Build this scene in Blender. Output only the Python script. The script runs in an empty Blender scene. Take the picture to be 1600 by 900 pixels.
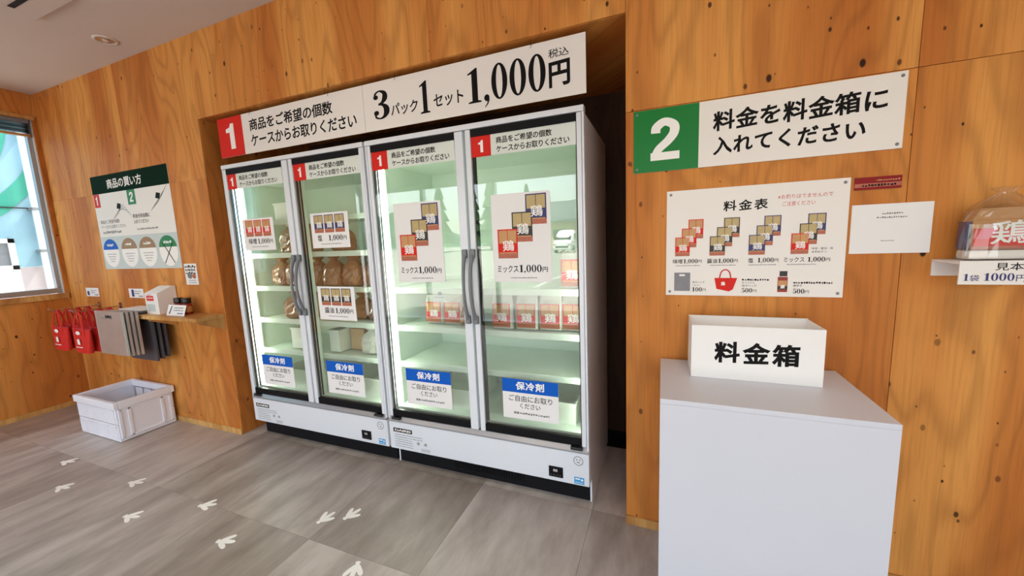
import bpy, bmesh, math, random
from mathutils import Matrix, Vector
random.seed(7)
S = bpy.context.scene
C = S.collection
PI = math.pi

# ------------------------------------------------------------------ camera
# yaw to the left, slight downward pitch, slight roll; focal length 588.4 px on a 1600 px wide frame
FP, PITCH, YAW, ROLL = 588.386, 0.131213, -0.380722, 0.041774
def cam_matrix():
    cy, sy, cp, sp = math.cos(YAW), math.sin(YAW), math.cos(PITCH), math.sin(PITCH)
    fwd = Vector((sy*cp, cy*cp, -sp)); right = Vector((cy, -sy, 0)); down = fwd.cross(right)
    r = right*math.cos(ROLL) + down*math.sin(ROLL); d = down*math.cos(ROLL) - right*math.sin(ROLL)
    m = Matrix((r, -d, -fwd)).transposed().to_4x4()
    m.translation = (0, -1.7, 1.36355)
    return m
cd = bpy.data.cameras.new('camera'); cam = bpy.data.objects.new('camera', cd); C.objects.link(cam)
cd.sensor_width = 36; cd.lens = 36*FP/1600; cd.clip_start = 0.02; cd.clip_end = 500
cam.matrix_world = cam_matrix(); S.camera = cam

# ------------------------------------------------------------------ sky, sun, exposure
SUN_DIR = Vector((0.06, 0.50, 0.86)).normalized()
w = bpy.data.worlds.new('world'); S.world = w; w.use_nodes = True
wn = w.node_tree.nodes; wl = w.node_tree.links
sky = wn.new('ShaderNodeTexSky'); sky.sky_type = 'NISHITA'; sky.sun_disc = False
sky.sun_elevation = math.asin(SUN_DIR.z); sky.sun_rotation = math.atan2(SUN_DIR.x, SUN_DIR.y)
sky.dust_density = 2.5; sky.air_density = 1.0
# hazy summer sky: the clear-sky blue thinned by bright haze
hz = wn.new('ShaderNodeMix'); hz.data_type = 'RGBA'; hz.inputs[0].default_value = .62; hz.inputs[7].default_value = (3.3, 3.15, 2.95, 1)
wl.new(sky.outputs[0], hz.inputs[6]); wl.new(hz.outputs[2], wn['Background'].inputs[0]); wn['Background'].inputs[1].default_value = 0.30
sl = bpy.data.lights.new('sun', 'SUN'); so = bpy.data.objects.new('sun', sl); C.objects.link(so)
sl.energy = 4.8; sl.angle = 0.02; sl.color = (1.0, 0.95, 0.88)
so.rotation_euler = SUN_DIR.to_track_quat('Z', 'Y').to_euler(); so.location = (4, 4, 9)
V = S.view_settings
V.view_transform = 'Standard'; V.look = 'None'; V.gamma = 1.0; V.use_curve_mapping = False
V.exposure = 1.85
S.cycles.use_denoising = True; S.cycles.max_bounces = 10; S.cycles.diffuse_bounces = 5
S.cycles.transparent_max_bounces = 24; S.cycles.sample_clamp_indirect = 6
S.cycles.caustics_reflective = False; S.cycles.caustics_refractive = False

# ------------------------------------------------------------------ materials
M = {}
def lin(c):
    return tuple((x/255/12.92) if x/255 <= .04045 else ((x/255+.055)/1.055)**2.4 for x in c) + (1,)
def pm(name, rgb, rough=.5, metal=0, emit=None, es=0, coat=0, var=.06, scale=6, bump=0, bscale=40, alpha=1, trans=0, spec=.5):
    m = bpy.data.materials.new(name); m.use_nodes = True; n = m.node_tree.nodes; l = m.node_tree.links
    b = n['Principled BSDF']; col = lin(rgb)
    b.inputs['Roughness'].default_value = rough; b.inputs['Metallic'].default_value = metal
    b.inputs['Coat Weight'].default_value = coat; b.inputs['Alpha'].default_value = alpha
    b.inputs['Transmission Weight'].default_value = trans; b.inputs['Specular IOR Level'].default_value = spec
    tc = n.new('ShaderNodeTexCoord'); no = n.new('ShaderNodeTexNoise'); no.inputs['Scale'].default_value = scale; no.inputs['Detail'].default_value = 3
    l.new(tc.outputs['Object'], no.inputs['Vector'])
    mx = n.new('ShaderNodeMix'); mx.data_type = 'RGBA'
    mx.inputs[6].default_value = tuple(c*(1-var) for c in col[:3])+(1,); mx.inputs[7].default_value = tuple(min(1, c*(1+var)) for c in col[:3])+(1,)
    l.new(no.outputs[0], mx.inputs[0]); l.new(mx.outputs[2], b.inputs['Base Color'])
    if emit:
        b.inputs['Emission Color'].default_value = lin(emit); b.inputs['Emission Strength'].default_value = es
    if bump:
        n2 = n.new('ShaderNodeTexNoise'); n2.inputs['Scale'].default_value = bscale; n2.inputs['Detail'].default_value = 4
        l.new(tc.outputs['Object'], n2.inputs['Vector'])
        bp = n.new('ShaderNodeBump'); bp.inputs['Strength'].default_value = bump; bp.inputs['Distance'].default_value = .01
        l.new(n2.outputs[0], bp.inputs['Height']); l.new(bp.outputs[0], b.inputs['Normal'])
    M[name] = m; return m

def nmath(n, l, op, a, b=None, c=None):
    x = n.new('ShaderNodeMath'); x.operation = op
    for i, v in enumerate((a, b, c)):
        if v is None: continue
        if isinstance(v, (int, float)): x.inputs[i].default_value = v
        else: l.new(v, x.inputs[i])
    return x.outputs[0]
def ramp(n, l, src, stops):
    r = n.new('ShaderNodeValToRGB'); e = r.color_ramp.elements
    while len(e) < len(stops): e.new(.5)
    for i, (p, c) in enumerate(stops): e[i].position = p; e[i].color = c
    l.new(src, r.inputs[0]); return r.outputs[0]

def plywood(name, light, mid, dark, knots=True, rough=.42):
    m = bpy.data.materials.new(name); m.use_nodes = True; n = m.node_tree.nodes; l = m.node_tree.links
    b = n['Principled BSDF']; b.inputs['Roughness'].default_value = rough; b.inputs['Specular IOR Level'].default_value = .2
    g = n.new('ShaderNodeNewGeometry'); sp = n.new('ShaderNodeSeparateXYZ'); l.new(g.outputs['Position'], sp.inputs[0])
    oi = n.new('ShaderNodeObjectInfo')
    r = nmath(n, l, 'MULTIPLY', oi.outputs['Random'], 37.0)
    u = nmath(n, l, 'ADD', nmath(n, l, 'ADD', sp.outputs[0], sp.outputs[1]), r); z = sp.outputs[2]
    z = nmath(n, l, 'ADD', z, nmath(n, l, 'MULTIPLY', oi.outputs['Random'], 91.0))
    def vec(ku, kz):
        c = n.new('ShaderNodeCombineXYZ')
        l.new(nmath(n, l, 'MULTIPLY', u, ku), c.inputs[0]); l.new(nmath(n, l, 'MULTIPLY', z, kz), c.inputs[1]); return c.outputs[0]
    def noise(v, det=2, rg=.5):
        t = n.new('ShaderNodeTexNoise'); t.noise_dimensions = '2D'; t.inputs['Scale'].default_value = 1; t.inputs['Detail'].default_value = det
        t.inputs['Roughness'].default_value = rg; l.new(v, t.inputs['Vector']); return t.outputs[0]
    big = noise(vec(2.3, .60), 2.6, .45)
    lines = nmath(n, l, 'SINE', nmath(n, l, 'MULTIPLY', big, 80.0))
    lines = nmath(n, l, 'MULTIPLY_ADD', lines, .5, .5)
    lines = nmath(n, l, 'POWER', lines, 3.0)
    fine = noise(vec(110, 3.5), 3, .6)
    tone = noise(vec(3.6, .30), 2)
    base = ramp(n, l, tone, [(.34, lin(dark)), (.5, lin(mid)), (.66, lin(light))])
    dk = tuple(x*.62 for x in dark)
    mx = n.new('ShaderNodeMix'); mx.data_type = 'RGBA'
    l.new(nmath(n, l, 'MULTIPLY', lines, .26), mx.inputs[0]); l.new(base, mx.inputs[6]); mx.inputs[7].default_value = lin(dk)
    m2 = n.new('ShaderNodeMix'); m2.data_type = 'RGBA'
    f2 = nmath(n, l, 'MULTIPLY', nmath(n, l, 'SUBTRACT', fine, .45), .7); f2 = nmath(n, l, 'MAXIMUM', f2, 0)
    l.new(f2, m2.inputs[0]); l.new(mx.outputs[2], m2.inputs[6]); m2.inputs[7].default_value = lin(dk)
    out = m2.outputs[2]
    if knots:
        vo = n.new('ShaderNodeTexVoronoi'); vo.voronoi_dimensions = '2D'; vo.inputs['Scale'].default_value = 1
        l.new(vec(10.5, 6.5), vo.inputs['Vector'])
        sc = n.new('ShaderNodeSeparateColor'); l.new(vo.outputs['Color'], sc.inputs[0])
        band = noise(vec(.7, 3.2), 1)
        on = nmath(n, l, 'GREATER_THAN', nmath(n, l, 'ADD', sc.outputs[0], nmath(n, l, 'MULTIPLY', band, 1.3)), 1.13)
        rad = nmath(n, l, 'MULTIPLY_ADD', nmath(n, l, 'POWER', sc.outputs[1], 5.0), .085, .034)
        k = nmath(n, l, 'SUBTRACT', 1.0, nmath(n, l, 'DIVIDE', vo.outputs['Distance'], rad))
        k = nmath(n, l, 'MULTIPLY', k, 2.6); k = nmath(n, l, 'MINIMUM', nmath(n, l, 'MAXIMUM', k, 0), 1)
        k = nmath(n, l, 'MULTIPLY', nmath(n, l, 'MULTIPLY', k, on), nmath(n, l, 'MULTIPLY_ADD', sc.outputs[2], .5, .5))
        m3 = n.new('ShaderNodeMix'); m3.data_type = 'RGBA'
        l.new(k, m3.inputs[0]); l.new(out, m3.inputs[6]); m3.inputs[7].default_value = lin((48, 22, 10)); out = m3.outputs[2]
    l.new(out, b.inputs['Base Color'])
    bp = n.new('ShaderNodeBump'); bp.inputs['Strength'].default_value = .12; bp.inputs['Distance'].default_value = .004
    l.new(fine, bp.inputs['Height']); l.new(bp.outputs[0], b.inputs['Normal'])
    M[name] = m
plywood('plywood', (222, 156, 80), (206, 134, 64), (190, 114, 50), rough=.55)
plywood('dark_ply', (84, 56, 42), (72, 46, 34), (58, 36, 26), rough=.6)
plywood('pine', (222, 178, 112), (206, 156, 92), (186, 132, 74), knots=False)

def floor_mat():
    m = bpy.data.materials.new('floor_tile'); m.use_nodes = True; n = m.node_tree.nodes; l = m.node_tree.links
    b = n['Principled BSDF']
    g = n.new('ShaderNodeNewGeometry'); oi = n.new('ShaderNodeObjectInfo')
    mp = n.new('ShaderNodeMapping'); mp.inputs['Scale'].default_value = (5.5, 1.5, 1); l.new(g.outputs['Position'], mp.inputs[0])
    cx = n.new('ShaderNodeCombineXYZ'); rr = nmath(n, l, 'MULTIPLY', oi.outputs['Random'], 50.0)
    l.new(rr, cx.inputs[0]); l.new(rr, cx.inputs[1]); l.new(cx.outputs[0], mp.inputs[1])
    a = n.new('ShaderNodeTexNoise'); a.inputs['Scale'].default_value = 1.3; a.inputs['Detail'].default_value = 6; a.inputs['Roughness'].default_value = .62; l.new(mp.outputs[0], a.inputs[0])
    c2 = n.new('ShaderNodeTexNoise'); c2.inputs['Scale'].default_value = 2.2; c2.inputs['Detail'].default_value = 3; l.new(g.outputs['Position'], c2.inputs[0])
    v = nmath(n, l, 'ADD', nmath(n, l, 'MULTIPLY', a.outputs[0], .75), nmath(n, l, 'MULTIPLY', oi.outputs['Random'], .22))
    v = nmath(n, l, 'ADD', v, nmath(n, l, 'MULTIPLY', c2.outputs[0], .12))
    col = ramp(n, l, v, [(.34, lin((134, 125, 117))), (.52, lin((162, 153, 146))), (.70, lin((192, 185, 180)))])
    l.new(col, b.inputs['Base Color']); b.inputs['Roughness'].default_value = .42
    bp = n.new('ShaderNodeBump'); bp.inputs['Strength'].default_value = .08; bp.inputs['Distance'].default_value = .003; l.new(a.outputs[0], bp.inputs['Height']); l.new(bp.outputs[0], b.inputs['Normal'])
    M['floor_tile'] = m
floor_mat()

def glass(name, tint, ior=1.5, rough=0.0, boost=1.0):
    m = bpy.data.materials.new(name); m.use_nodes = True; n = m.node_tree.nodes; l = m.node_tree.links
    n.remove(n['Principled BSDF']); o = n['Material Output']
    t = n.new('ShaderNodeBsdfTransparent'); t.inputs[0].default_value = tint+(1,)
    gl = n.new('ShaderNodeBsdfGlossy'); gl.inputs['Roughness'].default_value = rough
    lw_ = n.new('ShaderNodeLayerWeight'); lw_.inputs['Blend'].default_value = .5; f0 = ((ior-1)/(ior+1))**2
    fr = nmath(n, l, 'MULTIPLY_ADD', nmath(n, l, 'POWER', lw_.outputs['Facing'], 5.0), 1-f0, f0)   # Schlick reflectance, the same from both sides
    mx = n.new('ShaderNodeMixShader'); l.new(nmath(n, l, 'MULTIPLY', fr, boost), mx.inputs[0]); l.new(t.outputs[0], mx.inputs[1]); l.new(gl.outputs[0], mx.inputs[2]); l.new(mx.outputs[0], o.inputs[0])
    M[name] = m
glass('door_glass', (.95, .975, .95), 1.68, 0, 1.45)
glass('window_glass', (.95, .98, .97), 1.45)
glass('clear_film', (.965, .965, .955), 1.6, .10, 2.0)

pm('white_enamel', (226, 232, 240), .28, var=.02, coat=.2)
pm('freezer_interior', (226, 238, 226), .4, var=.03)
pm('black_trim', (12, 13, 17), .55, var=.1, spec=.18)
pm('kick_black', (14, 15, 20), .6, var=.15, scale=30, spec=.2)
pm('grey_plastic', (120, 124, 130), .4)
pm('aluminium', (178, 182, 188), .35, metal=.8)
pm('dark_metal', (58, 58, 60), .4, metal=.6)
pm('led_tube', (255, 255, 250), .4, emit=(246, 255, 240), es=6.5)
pm('sign_white', (236, 233, 228), .4, var=.015, spec=.35)
pm('paper', (236, 236, 236), .6, var=.02)
pm('sticker_white', (222, 230, 224), .5, var=.02)
pm('ink_black', (14, 12, 12), .6, var=.1, spec=.15)
pm('ink_grey', (120, 120, 124), .6)
pm('ink_white', (245, 245, 242), .5, var=.02, spec=.25)
pm('ink_red', (200, 40, 50), .5)
pm('ink_navy', (44, 44, 110), .5)
pm('sign_red', (214, 40, 30), .5, var=.03, spec=.2)
pm('sign_green', (20, 122, 52), .35, var=.03, spec=.3)
pm('sign_deep_green', (14, 40, 28), .7, var=.05, spec=.04)
pm('plate_red', (138, 26, 30), .5, spec=.2)
pm('grey_print', (128, 128, 134), .5, var=.12, scale=30)
pm('sign_blue', (8, 92, 196), .5, var=.03, spec=.2)
pm('sky_sticker', (50, 160, 222), .4)
pm('tan_print', (196, 146, 92), .45, var=.15, scale=60)
pm('pale_print', (186, 164, 112), .45, var=.15, scale=60)
pm('black_print', (36, 28, 26), .45)
pm('navy_print', (40, 42, 100), .45)
pm('meat_print', (176, 96, 68), .45, var=.35, scale=90)
pm('grey_panel', (196, 206, 204), .4)
pm('brown_dot', (150, 112, 66), .45)
pm('ceiling_paint', (206, 196, 188), .85, var=.015)
pm('wall_paint', (205, 200, 194), .8, var=.02)
pm('plinth_white', (210, 214, 224), .45, var=.01)
pm('foam_board', (240, 240, 238), .55, var=.01)
pm('crate_plastic', (238, 242, 254), .38, var=.03)
pm('tote_red', (206, 34, 26), .7, var=.12, scale=18, bump=.15, bscale=60)
pm('silver_film', (196, 190, 188), .4, metal=.6, var=.12, scale=9, bump=.25, bscale=22)
pm('dark_lining', (74, 76, 84), .55, var=.15, bump=.2, bscale=20)
pm('kraft', (146, 102, 72), .38, var=.55, scale=26, bump=.9, bscale=26, coat=.6)
pm('frost_bag', (206, 206, 196), .35, var=.15, scale=20, bump=.5, bscale=30)
pm('cardboard', (196, 164, 124), .8, var=.08)
pm('bin_white', (232, 236, 226), .45)
pm('cap_black', (14, 13, 12), .3)
pm('pepper_red', (150, 44, 26), .5, var=.2, scale=40)
pm('chrome', (200, 200, 205), .15, metal=1)
pm('frosted_lamp', (210, 205, 198), .3)
pm('added_lamp_glow', (255, 240, 215), .4, emit=(255, 226, 180), es=9)
pm('asphalt', (158, 154, 150), .9, var=.12, scale=3)
pm('road_paint', (225, 225, 220), .8)
pm('neighbour_wall', (140, 178, 194), .8, var=.04)
pm('neighbour_base', (188, 178, 180), .8, var=.04)
pm('teal_paint', (60, 160, 140), .7)
pm('van_white', (235, 237, 240), .25, coat=.6)
pm('van_glass', (28, 34, 38), .12)
pm('rubber', (22, 22, 22), .8)
pm('roof_tile', (96, 100, 108), .6, var=.1)
pm('house_wall', (190, 170, 140), .85)
pm('hill_forest', (44, 74, 58), .95, var=.35, scale=.6)
pm('tree_leaf', (46, 74, 40), .9, var=.3, scale=2)
pm('bark', (88, 66, 48), .9)

# ------------------------------------------------------------------ mesh builder
class B:
    def __init__(s): s.v = []; s.f = []; s.mi = []; s.mats = []; s.smooth = []; s.segs = []
    def mat(s, name):
        if name not in s.mats: s.mats.append(name)
        return s.mats.index(name)
    def add(s, vs, fs, mat, smooth=False):
        k = len(s.v); i = s.mat(mat); s.v += [tuple(p) for p in vs]
        for f in fs: s.f.append(tuple(k+a for a in f)); s.mi.append(i); s.smooth.append(smooth)
        return s
    def box(s, x0, x1, y0, y1, z0, z1, mat, bev=0):
        if x0 > x1: x0, x1 = x1, x0
        if y0 > y1: y0, y1 = y1, y0
        if z0 > z1: z0, z1 = z1, z0
        if bev:
            bm = bmesh.new(); bmesh.ops.create_cube(bm, size=1)
            for v in bm.verts: v.co = Vector(((x0+x1)/2+v.co.x*(x1-x0), (y0+y1)/2+v.co.y*(y1-y0), (z0+z1)/2+v.co.z*(z1-z0)))
            bmesh.ops.bevel(bm, geom=list(bm.edges), offset=min(bev, .45*min(x1-x0, y1-y0, z1-z0)), segments=2, affect='EDGES', profile=.6)
            return s.bm(bm, mat)
        v = [(x, y, z) for x in (x0, x1) for y in (y0, y1) for z in (z0, z1)]
        return s.add(v, [(0, 1, 3, 2), (4, 6, 7, 5), (0, 4, 5, 1), (2, 3, 7, 6), (0, 2, 6, 4), (1, 5, 7, 3)], mat)
    def bm(s, bm, mat, smooth=False):
        bm.verts.index_update()
        s.add([v.co[:] for v in bm.verts], [[v.index for v in f.verts] for f in bm.faces], mat, smooth); bm.free(); return s
    def quad(s, x0, x1, z0, z1, y, mat):          # faces the room (-Y)
        return s.add([(x0, y, z0), (x1, y, z0), (x1, y, z1), (x0, y, z1)], [(0, 1, 2, 3)], mat)
    def poly(s, pts, y, mat):                     # flat print in the XZ plane
        return s.add([(p[0], y, p[1]) for p in pts], [tuple(range(len(pts)))], mat)
    def prism(s, pts, a, b, axis, mat):           # outline pts extruded from a to b along an axis
        n = len(pts)
        def P(p, t): return {'X': (t, p[0], p[1]), 'Y': (p[0], t, p[1]), 'Z': (p[0], p[1], t)}[axis]
        v = [P(p, a) for p in pts]+[P(p, b) for p in pts]
        f = [tuple(range(n))[::-1], tuple(range(n, 2*n))]+[(i, (i+1) % n, n+(i+1) % n, n+i) for i in range(n)]
        return s.add(v, f, mat)
    def rings(s, rings, mat, cap=True, smooth=True, closed=True):
        n = len(rings[0]); v = [p for r in rings for p in r]; f = []
        for k in range(len(rings)-1):
            for i in range(n if closed else n-1):
                j = (i+1) % n; f.append((k*n+i, k*n+j, (k+1)*n+j, (k+1)*n+i))
        s.add(v, f, mat, smooth)
        if cap:
            s.add(rings[0], [tuple(range(n))[::-1]], mat); s.add(rings[-1], [tuple(range(n))], mat)
        return s
    def lathe(s, prof, c, mat, n=20, smooth=True):
        return s.rings([[(c[0]+r*math.cos(2*PI*i/n), c[1]+r*math.sin(2*PI*i/n), c[2]+z) for i in range(n)] for r, z in prof], mat, True, smooth)
    def tube(s, pts, r, mat, n=8, cap=True):
        P = [Vector(p) for p in pts]; R = []
        for i, p in enumerate(P):
            t = (P[min(i+1, len(P)-1)]-P[max(i-1, 0)]).normalized()
            a = t.orthogonal().normalized() if i == 0 else (a-t*a.dot(t)).normalized()
            b = t.cross(a); rr = r[i] if isinstance(r, (list, tuple)) else r
            R.append([tuple(p+(a*math.cos(2*PI*k/n)+b*math.sin(2*PI*k/n))*rr) for k in range(n)])
        return s.rings(R, mat, cap)
    def disc(s, cx, cz, rx, rz, y, mat, n=28, a0=0, a1=2*PI):
        return s.poly([(cx+rx*math.cos(a0+(a1-a0)*i/n), cz+rz*math.sin(a0+(a1-a0)*i/n)) for i in range(n+(0 if abs(a1-a0) > 6.2 else 1))], y, mat)

def world_loc(o):
    v = Vector((0, 0, 0))
    while o: v += o.location; o = o.parent
    return v
def obj(name, b, parent=None):
    me = bpy.data.meshes.new(name); off = world_loc(parent) if parent else Vector((0, 0, 0))
    me.from_pydata([(x-off.x, y-off.y, z-off.z) for x, y, z in b.v], [], b.f)
    for m in b.mats: me.materials.append(M[m])
    me.polygons.foreach_set('material_index', b.mi); me.polygons.foreach_set('use_smooth', b.smooth); me.update()
    o = bpy.data.objects.new(name, me); C.objects.link(o); o.parent = parent
    return o
def letter(b, parent):                            # one part for every printed line
    ends = [q[0] for q in b.segs[1:]]+[len(b.f)]
    for (a, nm), e in zip(b.segs, ends):
        c = B()
        for i in range(a, e):
            c.add([b.v[k] for k in b.f[i]], [tuple(range(len(b.f[i])))], b.mats[b.mi[i]])
        if nm == 'small_print' and e-a > 1: obj(nm, c, parent)['kind'] = 'stuff'
        elif e > a: obj(nm, c, parent)
def tag(o, label, cat, group=None):
    o['label'] = label; o['category'] = cat
    if group: o['group'] = group
    return o
def thing(name, label, cat, loc=(0, 0, 0), group=None):
    o = bpy.data.objects.new(name, None); C.objects.link(o); o.location = loc; o.empty_display_size = .05
    return tag(o, label, cat, group)
def struct(name, b=None, parent=None):
    if b is None: o = bpy.data.objects.new(name, None); C.objects.link(o)
    else: o = obj(name, b, parent)
    o['kind'] = 'structure'; return o
def copy_tree(o, parent=None):
    c = o.copy(); C.objects.link(c); c.parent = parent
    for ch in list(o.children): copy_tree(ch, c)
    return c

# ------------------------------------------------------------------ lettering
_adv, _gl = {}, {}
def _conv(cu):
    o = bpy.data.objects.new('tmp', cu); C.objects.link(o)
    me = bpy.data.meshes.new_from_object(o.evaluated_get(bpy.context.evaluated_depsgraph_get()))
    v = [(p.co.x, p.co.y, p.co.z) for p in me.vertices]; f = [tuple(p.vertices) for p in me.polygons]
    if any(abs(p[2]) > 1e-5 for p in v): f = [q for q in f if max(v[i][2] for i in q) > 1e-5]
    bpy.data.objects.remove(o); bpy.data.meshes.remove(me); bpy.data.curves.remove(cu)
    return v, f
def font(ch, bold):
    k = (ch, bold)
    if k not in _gl:
        cu = bpy.data.curves.new('g', 'FONT'); cu.body = ch; cu.resolution_u = 3 if bold > .005 else 2
        if bold > .005: cu.bevel_depth = bold; cu.bevel_resolution = 0     # swell the strokes outwards
        v, f = _conv(cu)
        cu = bpy.data.curves.new('g', 'FONT'); cu.body = ch+ch; cu.resolution_u = 1
        v2, _ = _conv(cu)
        adv = (max(p[0] for p in v2)-max(p[0] for p in v)) if v else .35
        _gl[k] = (v, f, adv)
    return _gl[k]
def _stroke(pts, sub=7):
    P = [Vector(p) for p in pts]; out = []
    for i in range(len(P)-1):
        p0, p1, p2, p3 = P[max(i-1, 0)], P[i], P[i+1], P[min(i+2, len(P)-1)]
        for k in range(sub):
            t = k/sub; out.append(.5*((2*p1)+(p2-p0)*t+(2*p0-5*p1+4*p2-p3)*t*t+(3*p1-p0-3*p2+p3)*t**3))
    out.append(P[-1]); L, Rr = [], []
    for i, p in enumerate(out):
        d = (out[min(i+1, len(out)-1)]-out[max(i-1, 0)]); d = Vector((d.x, d.y)).normalized(); nx = Vector((-d.y, d.x))*p.z/2
        L.append((p.x+nx.x, p.y+nx.y)); Rr.append((p.x-nx.x, p.y-nx.y))
    return L+Rr[::-1]
def _ell(cx, cy, rx, ry, n=36): return [(cx+rx*math.cos(2*PI*i/n), cy+ry*math.sin(2*PI*i/n)) for i in range(n)]
SERIF = {
 '|2': ([[_stroke([(.15, .66, .20), (.17, .80, .20), (.34, .915, .19), (.53, .82, .20), (.54, .64, .20), (.42, .46, .19), (.22, .27, .18), (.13, .10, .16)])], [[(.04, 0), (.66, 0), (.66, .19), (.04, .19)]]], .7),
 '|1': ([[[(.26, 0), (.50, 0), (.50, 1), (.34, 1), (.28, .86), (.08, .80), (.08, .66), (.26, .66)]]], .6),
 '0': ([[_ell(.31, .5, .29, .52), _ell(.31, .5, .115, .465)]], .66),
 '1': ([[[(.05, 0), (.55, 0), (.55, .04), (.42, .07), (.42, 1.02), (.36, 1.02), (.05, .88), (.05, .84), (.20, .87), (.20, .07), (.05, .04)]]], .62),
 ',': ([[_ell(.13, .09, .10, .10, 16)], [[(.22, .10), (.23, .02), (.17, -.10), (.06, -.19), (.05, -.16), (.13, -.08), (.16, .02)]]], .30),
 '.': ([[_ell(.13, .09, .10, .10, 16)]], .28),
 '3': ([[_stroke([(.10, .80, .06), (.14, .93, .07), (.29, .995, .06), (.46, .90, .15), (.47, .72, .19), (.36, .57, .10), (.22, .53, .05)])],
        [_stroke([(.22, .515, .05), (.38, .49, .10), (.50, .36, .20), (.50, .19, .20), (.40, .05, .11), (.26, .005, .06), (.12, .06, .07), (.09, .2, .06)])],
        [_ell(.14, .79, .09, .085, 16)], [_ell(.13, .22, .095, .09, 16)]], .66),
 '5': ([[[(.12, 1), (.54, 1.02), (.50, .86), (.12, .86)]], [[(.12, .86), (.17, .86), (.15, .5), (.10, .5)]],
        [_stroke([(.13, .53, .05), (.25, .60, .06), (.42, .57, .12), (.51, .40, .19), (.50, .2, .19), (.38, .05, .10), (.24, .005, .06), (.12, .07, .07)])], [_ell(.13, .18, .085, .085, 16)]], .66),
}
def serif(ch):
    k = (ch, 's')
    if k not in _gl:
        V_, F_ = [], []
        for loops_i, loops in enumerate(SERIF[ch][0]):
            cu = bpy.data.curves.new('g', 'CURVE'); cu.dimensions = '2D'; cu.fill_mode = 'BOTH'
            for lp in loops:
                sp = cu.splines.new('POLY'); sp.points.add(len(lp)-1); sp.use_cyclic_u = True
                for i, p in enumerate(lp): sp.points[i].co = (p[0], p[1], 0, 1)
            v, f = _conv(cu); n = len(V_); V_ += [(q[0], q[1], .1*(1+loops_i)) for q in v]; F_ += [tuple(n+a for a in q) for q in f]
        # the curve fill may leave mirrored copies front and back: keep as is
        _gl[k] = (V_, F_, SERIF[ch][1])
    return _gl[k]
def text(b, s, x0, x1, z0, z1, y, mat, bold=.012, rise=.05, ser=True, gap=0):
    """ink box of the line fitted to x0..x1, z0..z1 in the plane y; kanji rise a little to the right like brush script"""
    VV, FF, cx = [], [], 0   # glyph points (across, up, relief)
    for ch in ([s] if s[0] == '|' else s):
        if ch in ' \u3000': cx += .45; continue
        if s[0] == '|': ch = s
        if (ser or len(ch) > 1) and ch in SERIF: v, f, a = serif(ch); k = .0
        else: v, f, a = font(ch, bold); k = rise if ord(ch) > 255 else 0
        n = len(VV); VV += [(cx+p[0], p[1]+k*(p[0]-.45), p[2]) for p in v]; FF += [tuple(n+i for i in q) for q in f]; cx += a+gap
    ax, bx_ = min(p[0] for p in VV), max(p[0] for p in VV); az, bz = min(p[1] for p in VV), max(p[1] for p in VV)
    kx = (x1-x0)/(bx_-ax); kz = (z1-z0)/max(1e-6, bz-az)
    mz = max(max(p[2] for p in VV), 1e-6); pts = [(x0+(p[0]-ax)*kx, y-.0004*max(0, p[2])/mz, z0+(p[1]-az)*kz) for p in VV]
    F2 = []
    for q in FF:
        a_, b_, c_ = pts[q[0]], pts[q[1]], pts[q[2]]
        cr = (b_[0]-a_[0])*(c_[2]-a_[2])-(b_[2]-a_[2])*(c_[0]-a_[0])
        F2.append(q if cr >= 0 else q[::-1])
    b.segs.append((len(b.f), 'lettering')); b.add(pts, F2, mat); return b
def dashes(b, x0, x1, z, h, y, mat, seed=0):      # a line of print too small to read
    rr = random.Random(seed); x = x0; b.segs.append((len(b.f), 'small_print'))
    while x < x1-h*.3:
        wd = h*rr.uniform(.45, 1.0); b.quad(x, min(x+wd, x1), z+h*rr.uniform(0, .2), z+h*rr.uniform(.6, 1), y, mat); x += wd+h*rr.uniform(.15, .4)
    return b
def package(b, x, z, wd, ht, kind, y, sk=0):
    """printed picture of a product pouch: wood-tone top, coloured band with a white kanji, photo strip"""
    col = {'red': 'sign_red', 'black': 'black_print', 'navy': 'navy_print'}[kind]; top = 'tan_print' if kind == 'red' else 'pale_print'
    e = .00015
    b.quad(x, x+wd, z, z+ht, y, col)
    b.quad(x+wd*.06, x+wd*.485, z+ht*.52, z+ht*.96, y-e, top); b.quad(x+wd*.515, x+wd*.94, z+ht*.52, z+ht*.96, y-e, top)
    b.quad(x, x+wd, z, z+ht*.17, y-e, 'meat_print'); b.quad(x+wd*.06, x+wd*.94, z+ht*.17, z+ht*.205, y-e, 'tan_print')
    text(b, '鶏', x+wd*.24, x+wd*.82, z+ht*.24, z+ht*.62, y-2*e, 'ink_white', bold=.014)
    return b

# ------------------------------------------------------------------ room shell
XL, XR, YF, ZC = -5.065, 3.2, -3.6, 2.76       # left wall, right wall, shopfront, ceiling
NL, NR, NB, NZ = -2.887, -0.144, 0.86, 2.238   # niche: left, right, back, soffit
# floor tiles 0.61 m square, hairline joints
fl = struct('floor', B().box(XL-.15, XR+.15, YF-.1, NB+.1, -.12, -.004, 'kick_black'))
meshes = {}
for i in range(-7, 7):
    for j in range(-5, 2):
        x0, x1 = -.92+.61*i, -.92+.61*(i+1); y0, y1 = -.58+.61*j, -.58+.61*(j+1)
        x0, x1 = max(x0, XL), min(x1, XR); y0, y1 = max(y0, YF), min(y1, NB)
        if x1-x0 < .02 or y1-y0 < .02: continue
        if y0 > -.01 and (x1 < NL or x0 > NR): continue
        if y0 > -.01: x0, x1 = max(x0, NL), min(x1, NR)
        k = (round(x1-x0, 3), round(y1-y0, 3)); g = .0006
        if k not in meshes:
            b = B().box(g, k[0]-g, g, k[1]-g, -.004, 0, 'floor_tile'); o = obj('floor_tile', b, fl); meshes[k] = o.data
        else:
            o = bpy.data.objects.new('floor_tile', meshes[k]); C.objects.link(o); o.parent = fl
        o.location = (x0, y0, 0)

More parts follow.
